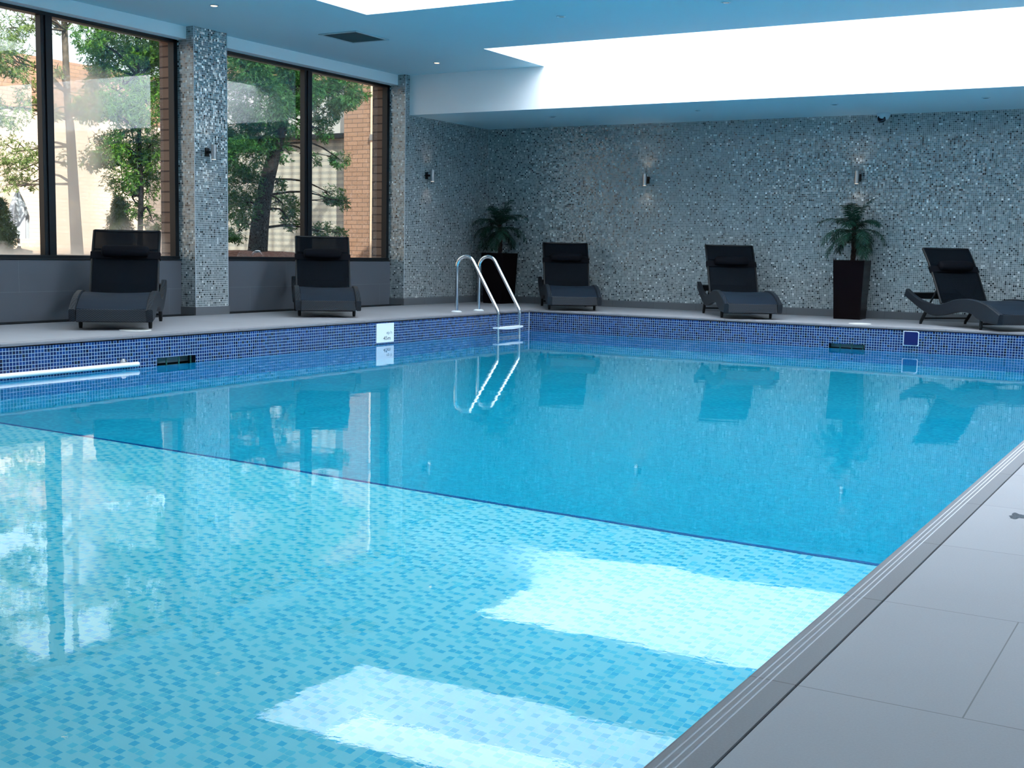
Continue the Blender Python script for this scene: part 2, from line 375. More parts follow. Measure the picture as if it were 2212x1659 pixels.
def wicker():
    m = mat('woven_rattan', (0.06, 0.065, 0.08), 0.5, spec=0.25); g = N(m)
    sp = g.n('ShaderNodeSeparateXYZ'); g.l(g.obj(), sp.inputs[0])
    a = g.math('ADD', g.math('ADD', sp.outputs[0], sp.outputs[1]), 0.0)
    u = g.math('MULTIPLY', a, 2*math.pi/0.024); v = g.math('MULTIPLY', sp.outputs[2], 2*math.pi/0.014)
    row = g.math('FLOOR', g.math('DIVIDE', sp.outputs[2], 0.007))
    s1 = g.math('SINE', g.math('ADD', u, g.math('MULTIPLY', row, math.pi))); s2 = g.math('ABSOLUTE', g.math('SINE', v))
    h = g.math('MULTIPLY', g.math('ADD', g.math('MULTIPLY', s1, 0.5), 0.5), s2)
    g.l(g.ramp(h, [(0.0, (0.003, 0.005, 0.008)), (0.7, (0.024, 0.033, 0.046))]), g.b.inputs['Base Color'])
    g.l(g.bump(h, 0.6, 0.003), g.b.inputs['Normal'])
    return m
M['wicker'] = wicker()
def sling(name, a, sp_=0.06, c1=(0.0015, 0.003, 0.0055), c2=(0.005, 0.009, 0.014)):
    m = bpy.data.materials.new(name); m.use_nodes = True; g = N(m); b = g.b
    o = g.obj(); n = g.noise(400, 1, o)
    g.l(g.ramp(n, [(0.3, c1), (0.7, c2)]), b.inputs['Base Color']); b.inputs['Roughness'].default_value = 0.6
    b.inputs['Specular IOR Level'].default_value = sp_
    if a:
        tr = g.n('ShaderNodeBsdfTransparent'); mx = g.n('ShaderNodeMixShader'); mx.inputs[0].default_value = a
        g.l(b.outputs[0], mx.inputs[1]); g.l(tr.outputs[0], mx.inputs[2]); g.l(mx.outputs[0], g.t.nodes['Material Output'].inputs['Surface'])
    return m
M['sling'] = sling('sling_fabric', 0.12)
M['seat_sling'] = sling('seat_sling_fabric', 0.0, 0.16, (0.005, 0.010, 0.018), (0.014, 0.024, 0.040))
M['cushion'] = mat('black_headrest_fabric', (0.003, 0.004, 0.007), 0.8, spec=0.12)
M['frame_dark'] = mat('dark_lounger_metal', (0.006, 0.008, 0.010), 0.4, spec=0.3)
M['curtain'] = mat('net_curtain', (0.80, 0.74, 0.60), 0.9)

# ------------------------------------------------------------------ the room shell
XL, XP, XF, XG = -9.10, -9.12, -9.22, -9.424          # left wall, pillar face, fascia face, window glass
YB, YF = 14.86, 12.93                                  # back wall, face of the dropped ceiling
ZC, ZLOW, ZS = 2.905, 2.41, 0.56                       # ceiling, dropped ceiling, window sill
XR, Y0 = 3.0, -2.4                                     # right wall, wall behind the camera
PX0, PX1, PY0, PY1 = -7.41, -0.665, -1.4, 13.13        # pool
CW = 0.09                                              # coping width
WATER = -0.255

b = MB()
b.box(-9.32, PX0-CW, Y0, YB, -0.25, 0.0)
b.box(PX0-CW, PX1+CW, PY1+CW, YB, -0.25, 0.0)
b.box(PX1+CW, XR, Y0, YB, -0.25, 0.0)
b.box(PX0-CW, PX1+CW, Y0, PY0-CW, -0.25, 0.0)
struct(b.build('floor', M['deck']))

def coping_profile():
    """(x,z) across the strip, x = 0 at the pool side; grooves cut into the top"""
    w = CW-0.0035; g = []
    top = [(0.0, -0.03), (0.0, -0.009), (0.0025, -0.003), (0.008, 0.0)]
    gi = []
    for fx in (0.22, 0.355, 0.49):
        c = fx*w; gi.append(len(top)); top += [(c-0.0022, 0.0), (c-0.0014, -0.0010), (c+0.0014, -0.0010), (c+0.0022, 0.0)]
    top += [(w-0.0015, 0.0), (w, -0.002), (w, -0.03)]
    return top, gi
def coping(name, m, a0, a1, fn):
    top, gi = coping_profile(); n = len(top); mb = MB()
    vs = [fn(x, a0, z) for x, z in top] + [fn(x, a1, z) for x, z in top]
    for i in range(n):
        j = (i+1) % n; mb.add([vs[i], vs[j], vs[j+n], vs[i+n]], [(0, 1, 2, 3)], 1 if any(g <= i < g+3 for g in gi) else 0)
    mb.add(vs, [tuple(range(n)), tuple(range(2*n-1, n-1, -1))], 0)
    return struct(mb.build(name, [m, M['groove']]))
coping('coping_right', M['coping'], PY0, PY1, lambda x, a, z: (PX1+x, a, z))
coping('coping_left', M['coping'], PY0, PY1, lambda x, a, z: (PX0-x, a, z))
coping('coping_back', M['coping_b'], PX0-CW, PX1+CW, lambda x, a, z: (a, PY1+x, z))
coping('coping_front', M['coping_b'], PX0-CW, PX1+CW, lambda x, a, z: (a, PY0-x, z))

# pool basin: blue band above and just under the water, paler tiling below
sk_l = (7.03, 7.46); sk_b = (-3.67, -3.28)
b = MB()
zb0, zb1 = -0.30, -0.022
b.holes((PX0, PY0, zb0), (0, 1, 0), (0, 0, 1), PY1-PY0, zb1-zb0, [(sk_l[0]-PY0, sk_l[1]-PY0, -0.30-zb0, -0.195-zb0)], 0)
b.holes((PX0, PY1, zb0), (1, 0, 0), (0, 0, 1), PX1-PX0, zb1-zb0, [(sk_b[0]-PX0, sk_b[1]-PX0, -0.30-zb0, -0.205-zb0)], 1)
b.quad((PX1, PY0, zb0), (PX1, PY1, zb0), (PX1, PY1, zb1), (PX1, PY0, zb1), 0)
b.quad((PX0, PY0, zb0), (PX1, PY0, zb0), (PX1, PY0, zb1), (PX0, PY0, zb1), 1)
ZS1, ZD, YS, YD = -1.2, -1.75, 4.87, 9.5
for x in (PX0, PX1):
    b.add([(x, PY0, zb0), (x, PY1, zb0), (x, PY1, ZD), (x, YD, ZD), (x, YS, ZS1), (x, PY0, ZS1)], [(0, 1, 2, 3, 4, 5)], 2)
b.quad((PX0, PY1, ZD), (PX1, PY1, ZD), (PX1, PY1, zb0), (PX0, PY1, zb0), 3)
b.quad((PX0, PY0, ZS1), (PX1, PY0, ZS1), (PX1, PY0, zb0), (PX0, PY0, zb0), 3)
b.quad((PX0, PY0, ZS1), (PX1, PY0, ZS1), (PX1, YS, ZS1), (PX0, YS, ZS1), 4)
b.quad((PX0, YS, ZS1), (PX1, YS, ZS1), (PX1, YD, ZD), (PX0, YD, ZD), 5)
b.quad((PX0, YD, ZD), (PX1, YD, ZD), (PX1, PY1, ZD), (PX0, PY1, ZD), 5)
# skimmer boxes behind the openings
x = PX0; b.box(x-0.22, x-0.001, sk_l[0], sk_l[1], -0.36, -0.194, 6); x = PY1
b.box(sk_b[0], sk_b[1], x+0.001, x+0.22, -0.36, -0.204, 6)
# drop the box faces that would close the openings
keep = [i for i, f in enumerate(b.f) if not (b.mi[i] == 6 and (all(abs(b.v[k][0]-(PX0-0.001)) < 1e-6 for k in f) or all(abs(b.v[k][1]-(PY1+0.001)) < 1e-6 for k in f)))]
b.f = [b.f[i] for i in keep]; b.mi = [b.mi[i] for i in keep]
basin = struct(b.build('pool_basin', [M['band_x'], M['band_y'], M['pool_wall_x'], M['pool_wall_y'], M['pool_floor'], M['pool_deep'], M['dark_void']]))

b = MB(); b.box(PX0+0.002, PX1-0.002, YS-0.014, YS+0.014, ZS1+0.001, ZS1+0.005)
tag(b.build('marker_line', M['marker']), 'dark blue tile line crossing the pool floor under water', 'floor marking')

b = MB(); b.quad((PX0+.001, PY0+.001, WATER), (PX1-.001, PY0+.001, WATER), (PX1-.001, PY1-.001, WATER), (PX0+.001, PY1-.001, WATER))
tag(b.build('pool_water', M['water']), 'still turquoise water filling the indoor pool', 'water', kind='stuff')

# corner trim strip inside the pool
b = MB(); b.box(PX0, PX0+0.006, PY1-0.006, PY1, -0.30, -0.02); struct(b.build('trim_1', M['trim']))

# back wall and wall beyond the windows
b = MB(); b.box(XL-0.5, XR+0.2, YB, YB+0.2, 0, 3.5); struct(b.build('wall_back', M['wall_y']))
b = MB()
YC = 12.84
b.quad((XL, YC, 0), (XL, YB, 0), (XL, YB, ZC), (XL, YC, ZC), 0)
b.quad((-9.46, YC, 0), (XL, YC, 0), (XL, YC, ZC), (-9.46, YC, ZC), 1)
b.quad((-9.46, YC, 0), (-9.46, YB, 0), (-9.46, YB, ZC), (-9.46, YC, ZC), 1)
BAYS = [(9.66, 12.84), (6.01, 9.19), (2.36, 5.54), (-1.29, 1.89)]
for (y0, y1) in BAYS:
    b.box(-9.58, -9.32, y0, y1, -0.25, ZS, 2)
    b.box(-9.60, XF, y0, y1, 2.782, 3.45, 3)
for (y0, y1) in [(9.19, 9.66), (5.54, 6.01), (1.89, 2.36), (Y0-0.2, -1.29)]:
    n0 = len(b.f)
    b.box(-9.46, XP, y0, y1, -0.25, ZC, 0)
    for k in range(n0, len(b.f)):
        f = b.f[k]; ys = {round(b.v[i][1], 4) for i in f}
        if len(ys) == 1: b.mi[k] = 1
struct(b.build('wall_left', [M['wall_x'], M['wall_y'], M['sill_panel'], M['paint_white']]))
b = MB(); b.box(XR, XR+0.2, Y0, YB, -0.25, 3.45); struct(b.build('wall_right', M['paint_white']))
b = MB(); b.box(XL-0.5, XR+0.2, Y0-0.2, Y0, -0.25, 3.45); struct(b.build('wall_front', M['paint_white']))

# pale edge trims on the mosaic corners
b = MB()
for (x, y, z0, z1) in [(XP, 9.19, 0.09, ZC), (XP, 9.66, 0.09, ZC), (XL, YC, 0.0, ZC), (XL, YB, 0.09, ZLOW)]:
    b.box(x-0.004, x+0.003, y-0.003, y+0.004, z0, z1)
struct(b.build('trim_2', M['trim']))
b = MB(); b.box(XL, XR, YB-0.012, YB, 0, 0.09); struct(b.build('baseboard_back', M['skirt']))
b = MB(); b.box(XL, XL+0.012, YC, YB-0.012, 0, 0.09); b.box(XL-0.22, XL+0.012, YC-0.012, YC, 0, 0.09)
b.box(XP, XP+0.012, 9.19-0.012, 9.66+0.012, 0, 0.085); b.box(-9.32, XP, 9.19-0.012, 9.19, 0, 0.085); b.box(-9.32, XP, 9.66, 9.672, 0, 0.085)
struct(b.build('baseboard_left', M['skirt_x']))

# ceiling with roof-light openings
SKY = [(7.87, 9.46), (11.56, YF), (4.20, 5.80)]
SX0, SX1, ZG = -7.16, 1.0, 3.41
b = MB()
b.holes((-9.6, Y0, ZC), (1, 0, 0), (0, 1, 0), XR+9.6, YF-Y0, [(SX0+9.6, SX1+9.6, y0-Y0, y1-Y0) for y0, y1 in SKY], 0)
for (y0, y1) in SKY:
    for a, c in (((SX0, y0), (SX0, y1)), ((SX1, y0), (SX1, y1)), ((SX0, y0), (SX1, y0)), ((SX0, y1), (SX1, y1))):
        b.quad((*a, ZC), (*c, ZC), (*c, ZG), (*a, ZG), 1)
b.quad((XL-0.1, YF, ZLOW), (XR, YF, ZLOW), (XR, YF, ZC), (XL-0.1, YF, ZC), 1)      # face of the dropped ceiling
b.quad((XL-0.1, YF, ZLOW), (XR, YF, ZLOW), (XR, YB, ZLOW), (XL-0.1, YB, ZLOW), 0)
struct(b.build('ceiling', [M['paint'], M['paint_white']]))
for i, (y0, y1) in enumerate(SKY):
    b = MB(); b.box(SX0-0.02, SX1+0.02, y0-0.02, y1+0.02, ZG, ZG+0.02)
    o = b.build('skylight_glazing' + ('' if not i else '.%03d' % i), M['glazing']); struct(o)

# black floor grilles along the foot of the window walls
for (y0, y1) in BAYS[:2]:
    b = MB(); b.box(-9.318, XP-0.004, y0+0.014 if y0 > 9 else y0-0.0, y1+0.06 if y0 < 9 else y1-0.014, 0.0, 0.004)
    if y0 < 9: b.v = [(x, min(y, 9.178), z) for x, y, z in b.v]
    for k in range(5): b.box(-9.30+k*0.038, -9.28+k*0.038, max(y0, 0)+0.02, y1-0.02, 0.004, 0.008)
    o = b.build('floor_grille', M['black_metal'])
    tag(o, 'black floor grille at the foot of the %s window' % ('far tree-shaded' if y0 > 9 else 'near misted'), 'floor grille', 'black floor grilles below the windows')

# windows
def window(i, y0, y1, gl, gr):
    w = empty('window_%d' % i, (0, 0, 0)); struct(w)
    ym = (y0+y1)/2; z0, z1 = ZS, 2.782
    f = MB()
    f.box(-9.425, -9.335, y0, y1, z0, z0+0.042); f.box(-9.425, -9.345, y0, y1, z1-0.032, z1)
    f.box(-9.425, -9.345, y0, y0+0.05, z0, z1); f.box(-9.425, -9.345, y1-0.05, y1, z0, z1)
    f.box(-9.335, -9.31, y0, y1, z0, z0+0.012)
    f.build('window_frame', M['black_metal'], w, bevel=0.003)
    f = MB(); f.box(-9.425, -9.355, ym-0.062, ym+0.055, z0+0.03, z1-0.03); f.box(-9.355, -9.34, ym-0.02, ym+0.055, z0+0.03, z1-0.03)
    f.build('mullion', M['black_metal'], w, bevel=0.003)
    for (a, c, m) in ((y0+0.04, ym-0.05, gl), (ym+0.05, y1-0.04, gr)):
        p = MB(); p.quad((XG, a, z0+0.02), (XG, c, z0+0.02), (XG, c, z1-0.02), (XG, a, z1-0.02)); p.build('pane', m, w)
window(1, *BAYS[1], M['glass_fog2'], M['glass_fog'])
window(2, *BAYS[0], M['glass'], M['glass'])
window(3, *BAYS[2], M['glass'], M['glass'])
window(4, *BAYS[3], M['glass'], M['glass'])

# ------------------------------------------------------------------ ceiling fittings
def vent():
    v = empty('ceiling_vent', (-8.01, 10.37, ZC))
    tag(v, 'square louvred air vent set in the ceiling near the windows', 'ceiling vent')
    f = MB(); hx, hy = 0.245, 0.285
    for (x0, x1, y0, y1) in ((-hx, hx, -hy, -hy+0.03), (-hx, hx, hy-0.03, hy), (-hx, -hx+0.03, -hy+0.03, hy-0.03), (hx-0.03, hx, -hy+0.03, hy-0.03)):
        f.box(x0, x1, y0, y1, -0.010, -0.001)
    f.build('vent_frame', mat('vent_frame_paint', (0.35, 0.55, 0.62), 0.4), v, bevel=0.002)
    s = MB()
    for k in range(26):
        y = -hy+0.04+k*(2*hy-0.08)/25
        s.box(-hx+0.03, hx-0.03, y-0.004, y+0.004, -0.007, -0.002)
    s.build('louvres', mat('vent_louvre', (0.03, 0.13, 0.16), 0.5, spec=0.2), v)
    k_ = MB(); k_.box(-hx+0.03, hx-0.03, -hy+0.03, hy-0.03, -0.0018, -0.0008); k_.build('vent_backing', mat('vent_dark', (0.01, 0.03, 0.035), 0.8), v)
vent()
M['lamp_warm'] = mat('warm_lamp', (1, 0.9, 0.8), 0.4, emit=(1.0, 0.62, 0.34), es=3.2)
M['lamp_off'] = mat('unlit_lamp_glass', (0.10, 0.30, 0.33), 0.2)
M['ring'] = mat('downlight_ring', (0.45, 0.62, 0.68), 0.35)
def downlight(loc, lit, label, group):
    d = empty('ceiling_downlight', loc); tag(d, label, 'ceiling light', group)
    r = MB(); r.lathe([(0.044, -0.001), (0.044, -0.006), (0.036, -0.009), (0.030, -0.007), (0.030, -0.001)], 28); r.build('ring', M['ring'], d, sm=True)
    l = MB(); l.lathe([(0.029, -0.002), (0.029, -0.0085), (0.001, -0.0085)] if lit else [(0.029, -0.001), (0.029, -0.0085), (0.001, -0.0085)], 24); l.build('lens', M['lamp_warm'] if lit else M['lamp_off'], d)
    if lit:
        ld = bpy.data.lights.new('downlight_beam', 'SPOT'); ld.energy = 3.0; ld.color = (1, 0.8, 0.6); ld.spot_size = 1.6; ld.spot_blend = 0.6; ld.shadow_soft_size = 0.03
        lo = bpy.data.objects.new('downlight_beam', ld); COL.objects.link(lo); lo.parent = d; lo.location = (0, 0, -0.03)
G1 = 'lit downlights in a row by the window wall'
downlight((-8.174, 8.50, ZC), True, 'lit downlight between the vent and the misted window, top left of the photo', G1)
downlight((-8.182, 12.17, ZC), True, 'lit downlight beyond the air vent, near the corner of the skylight', G1)
downlight((-8.18, 6.67, ZC), True, 'lit downlight nearer than the one at the top left, seen only mirrored in the water', G1)
G2 = 'unlit downlights between the two skylights'
downlight((-5.525, 10.28, ZC), False, 'unlit teal downlight between the skylights, the left one', G2)
downlight((-3.917, 10.30, ZC), False, 'unlit teal downlight between the skylights, the right one', G2)
G3 = 'unlit downlights in the dropped ceiling'
for x, t in ((-7.446, 'nearest the window wall'), (-5.505, 'above the lounger left of the right-hand palm'), (-3.888, 'closest to the dome camera'), (-2.3, 'farthest right')):
    downlight((x, 13.69, ZLOW), False, 'small unlit downlight in the dropped ceiling, ' + t, G3)

def dome_camera():
    c = empty('security_camera', (-3.60, 14.73, ZLOW)); tag(c, 'dome security camera under the dropped ceiling above the right-hand palm', 'security camera')
    a = MB(); a.lathe([(0.075, 0.0), (0.078, -0.02), (0.066, -0.05), (0.05, -0.075), (0.02, -0.085), (0.001, -0.086)], 28); a.build('housing', mat('camera_housing', (0.45, 0.62, 0.70), 0.35), c, sm=True)
    a = MB(); m_ = Matrix.Translation((-0.01, -0.045, -0.065)) @ Matrix.Rotation(math.radians(65), 4, 'X')
    a.lathe([(0.046, -0.02), (0.046, 0.012), (0.040, 0.020), (0.030, 0.020), (0.028, 0.006), (0.001, 0.006)], 28, m=m_); a.build('lens_barrel', mat('camera_lens', (0.006, 0.010, 0.03), 0.15), c, sm=True)
dome_camera()

def wall_light(loc, rz, label, glow=1.0):
    w = empty('wall_light', loc, rz); tag(w, label, 'wall light', 'steel up and down wall lights')
    a = MB(); a.box(-0.028, 0.028, -0.012, 0.0, -0.045, 0.045); a.box(-0.012, 0.012, -0.07, -0.012, -0.012, 0.012); a.build('wall_bracket', M['frame_dark'], w, bevel=0.002)
    a = MB(); cy = -0.10; m_ = Matrix.Translation((0, cy, 0))
    a.lathe([(0.024, -0.073), (0.028, -0.075), (0.028, 0.075), (0.024, 0.075), (0.024, 0.06), (0.001, 0.06)], 28, m=m_); a.build('lamp_tube', M['brushed'], w, sm=True)
    lm = mat('wall_lamp_glass', (1, .9, .8), .4, emit=(1.0, 0.80, 0.62), es=3.0*glow)
    for zz in (-0.0745, 0.0605):
        a = MB(); a.lathe([(0.001, zz), (0.0235, zz), (0.0235, zz+0.002), (0.001, zz+0.002)], 20, m=m_); a.build('lamp_glass', lm, w)
    for s in (-1, 1):
        ld = bpy.data.lights.new('wall_light_beam', 'SPOT'); ld.energy = 1.1*glow; ld.color = (1, 0.74, 0.58); ld.spot_size = 1.9; ld.spot_blend = 0.9; ld.shadow_soft_size = 0.02
        lo = bpy.data.objects.new('wall_light_beam', ld); COL.objects.link(lo); lo.parent = w; lo.location = (0, cy+0.01, s*0.082); lo.rotation_euler = (math.pi if s > 0 else 0, 0, 0)
wall_light((XP, 9.361, 1.667), math.radians(90), 'steel cylinder wall light on the mosaic pillar between the windows')
wall_light((XL, 13.32, 1.675), math.radians(90), 'steel cylinder wall light on the side wall left of the corner palm')
wall_light((-6.64, YB, 1.678), 0, 'steel cylinder wall light alone on the back wall, left of the middle lounger')
wall_light((-3.885, YB, 1.672), 0, 'steel cylinder wall light directly above the right-hand palm')

# ------------------------------------------------------------------ pool fittings
def sign():
    s = empty('depth_sign', (PX0, 10.13, -0.138)); tag(s, 'white depth sign reading 45m with worn letters on the blue tile band', 'depth sign')
    a = MB(); a.box(0.0, 0.006, -0.150, 0.150, -0.098, 0.098); a.build('sign_plate', M['white_pl'], s, bevel=0.001)
    for nm, txt, y, z, sz, m in (('depth_figure', '45m', -0.034, -0.074, 0.056, M['ink']), ('worn_lettering', 'ep h', 0.020, -0.014, 0.044, M['ink_pale'])):
        cu = bpy.data.curves.new(nm, 'FONT'); cu.body = txt; cu.size = sz; cu.extrude = 0.0004; cu.materials.append(m)
        to = bpy.data.objects.new(nm, cu); me = bpy.data.meshes.new_from_object(to); bpy.data.objects.remove(to); me.materials.clear(); me.materials.append(m)
        o = bpy.data.objects.new(nm, me); COL.objects.link(o); o.parent = s
        o.matrix_local = Matrix(((0, 0, 1, 0.0068), (1, 0, 0, y), (0, 1, 0, z), (0, 0, 0, 1)))
        o.scale = (1.25, 1, 1)
sign()
def plate():
    s = empty('wall_plate', (-2.805, PY1, -0.110)); tag(s, 'square navy plate with a white rim on the blue band below the right lounger', 'wall plate')
    def rr(w, h, r, y0, y1):
        pr = []
        for cx, cz, a0, q in ((w-r, h-r, 0, r), (-w+0.003, h-0.003, 90, 0.003), (-w+0.003, -h+0.003, 180, 0.003), (w-0.012, -h+0.012, 270, 0.012)):
            for k in range(6):
                a = math.radians(a0+k*18); pr.append((cx+q*math.cos(a), cz+q*math.sin(a)))
        mb = MB(); n = len(pr); vs = [(x, y0, z) for x, z in pr]+[(x, y1, z) for x, z in pr]
        mb.add(vs, [tuple(range(n)), tuple(range(2*n-1, n-1, -1))]+[(i, (i+1) % n, (i+1) % n+n, i+n) for i in range(n)]); return mb
    rr(0.079, 0.077, 0.022, -0.006, 0.0).build('plate_rim', M['white_pl'], s)
    rr(0.072, 0.070, 0.018, -0.012, -0.006).build('plate_face', M['navy'], s)
plate()
def skimmer_lid(x, y, rx, ry, label):
    a = MB(); m_ = Matrix.Translation((x, y, 0)); 
    a.lathe([(0.001, 0.0), (rx, 0.0), (rx, 0.003), (rx-0.006, 0.006), (rx-0.02, 0.006), (rx-0.024, 0.004), (0.001, 0.004)], 40, m=m_)
    tag(a.build('deck_hatch', mat('skimmer_lid_white', (0.72, 0.73, 0.70), 0.4), sm=True), label, 'deck hatch', 'white round skimmer hatches in the deck')
skimmer_lid(-7.86, 7.22, 0.13, 0, 'white round skimmer hatch in the deck before the nearest lounger')
skimmer_lid(-3.43, 13.46, 0.12, 0, 'white round skimmer hatch in the deck before the right-hand palm')
BARM = mat('skimmer_bar', (0.02, 0.12, 0.10), 0.4)
def skimmer(left, label):
    c = empty('pool_skimmer', (PX0-0.03, sum(sk_l)/2, -0.25) if left else (sum(sk_b)/2, PY1+0.03, -0.25)); tag(c, label, 'skimmer', 'pool skimmers')
    w = (sk_l[1]-sk_l[0] if left else sk_b[1]-sk_b[0])
    f = MB(); f.box(-0.005, 0.005, -w/2+0.002, w/2-0.002, -0.05, -0.042) if left else f.box(-w/2+0.002, w/2-0.002, -0.005, 0.005, -0.05, -0.042)
    f.build('sill', BARM, c)
    for k in (-0.2, 0.12, 0.43):
        a = MB()
        if left: a.box(-0.004, 0.004, k*w-0.005, k*w+0.005, -0.042, 0.052)
        else: a.box(k*w-0.005, k*w+0.005, -0.004, 0.004, -0.042, 0.042)
        a.build('bar', BARM, c)
skimmer(True, 'dark skimmer opening with upright bars in the left pool wall')
skimmer(False, 'dark skimmer opening with upright bars in the back pool wall')

def hand_bar():
    s = empty('pool_hand_bar', (PX0+0.05, 6.7, -0.222)); tag(s, 'white horizontal grab bar along the left pool wall at the waterline', 'grab bar')
    a = MB(); a.tube([(0, -3.4, 0), (0, 0.05, 0), (0, 0.085, 0)], 0.019, 16); a.build('bar', M['white_pl'], s, sm=True)
    a = MB(); m_ = Matrix.Translation((-0.05, -0.02, 0.012)) @ Matrix.Rotation(math.pi/2, 4, 'Y'); a.lathe([(0.001, 0), (0.034, 0), (0.034, 0.006), (0.014, 0.012), (0.014, 0.048), (0.001, 0.048)], 24, m=m_); a.build('bracket', M['brushed'], s, sm=True)
hand_bar()

def ladder():
    s = empty('pool_ladder', (PX0, 12.225, 0)); tag(s, 'stainless steel pool ladder with two hooped handrails at the far left corner', 'pool ladder')
    def rail(y):
        pts = []
        def arc(cx, cz, r, a0, a1, n=10):
            for k in range(n+1):
                a = math.radians(a0+(a1-a0)*k/n); pts.append((cx+r*math.cos(a), y, cz+r*math.sin(a)))
        pts.append((-0.325, y, 0.0)); pts.append((-0.325, y, 0.40))
        arc(-0.205, 0.530, 0.120, 180, 33)
        # slope down to the bend over the water
        arc(0.130, -0.005, 0.115, 33, 0, 6)
        pts.append((0.245, y, -0.60)); pts.append((0.245, y, -1.0))
        a = MB(); a.tube(pts, 0.0205, 16); return a
    for y in (-0.245, 0.245):
        r = rail(y).build('handrail', M['steel'], s, sm=True)
        a = MB(); a.lathe([(0.022, 0.0), (0.062, 0.0), (0.062, 0.006), (0.045, 0.016), (0.022, 0.018)], 28, m=Matrix.Translation((-0.325, y, 0))); a.build('deck_flange', M['white_pl'], s, sm=True)
    for z in (-0.165, -0.46, -0.76):
        a = MB(); n = 14; top = []
        for k in range(n+1):
            t = k/n; y = -0.285+0.57*t; bow = math.sin(math.pi*t)
            top.append((y, bow))
        vs = []
        for y, bow in top: vs += [(0.245-0.045, y, z+0.014), (0.245+0.03+0.03*bow, y, z+0.014), (0.245+0.03+0.03*bow, y, z-0.004-0.012*bow), (0.245-0.045, y, z-0.006)]
        fs = []
        for k in range(n):
            for q in range(4): fs.append((k*4+q, k*4+(q+1) % 4, k*4+4+(q+1) % 4, k*4+4+q))
        fs += [(3, 2, 1, 0), (n*4, n*4+1, n*4+2, n*4+3)]
        a.add(vs, fs); a.build('tread', M['white_pl'], s, bevel=0.002)
ladder()

# wet marks on the deck
def puddle(name, cx, cy, rx, ry, seed, label):
    rnd = random.Random(seed); n = 36; pts = []
    ph = [rnd.uniform(0, 6.28) for _ in range(4)]
    for k in range(n):
        a = 2*math.pi*k/n; r = 1+0.22*math.sin(3*a+ph[0])+0.14*math.sin(5*a+ph[1])+0.08*math.sin(9*a+ph[2])
        pts.append((cx+rx*r*math.cos(a), cy+ry*r*math.sin(a), 0.0008))
    a = MB(); a.add(pts, [tuple(range(n))]); tag(a.build(name, M['wet']), label, 'wet patch')
M['wet'] = mat('wet_tile', (0.10, 0.11, 0.13), 0.12, spec=0.6)
puddle('wet_patch', -0.462, 3.66, 0.022, 0.038, 3, 'small dark wet patch on the pale deck tile at the right edge')

# ------------------------------------------------------------------ loungers
def catmull(P, n):
    P = [Vector((*p, 0)) if len(p) == 2 else Vector(p) for p in P]; out = []
    Q = [P[0]*2-P[1]] + P + [P[-1]*2-P[-2]]
    m = len(P)-1
    for i in range(n+1):
        t = i/n*m; k = min(int(t), m-1); f = t-k
        a, b_, c, d = Q[k], Q[k+1], Q[k+2], Q[k+3]
        out.append(0.5*((2*b_)+(-a+c)*f+(2*a-5*b_+4*c-d)*f*f+(-a+3*b_-3*c+d)*f*f*f))
    return out
LW, LL = 0.668, 1.60
RT = [(0.0, 0.385), (0.13, 0.320), (0.28, 0.268), (0.44, 0.238), (0.58, 0.232), (0.72, 0.258), (0.86, 0.295), (1.00, 0.313), (1.14, 0.312), (1.28, 0.293), (1.40, 0.262), (1.51, 0.218), (1.60, 0.176)]
RB = [(-0.02, 0.300), (0.10, 0.245), (0.25, 0.180), (0.40, 0.128), (0.54, 0.108), (0.68, 0.122), (0.80, 0.145), (0.92, 0.165), (1.04, 0.172), (1.15, 0.160), (1.24, 0.120), (1.38, 0.085), (1.575, 0.072)]
def zat(s, P=RT):
    for (a, za), (c, zc) in zip(P, P[1:]):
        if a <= s <= c: return za+(zc-za)*(s-a)/(c-a)
    return P[-1][1]
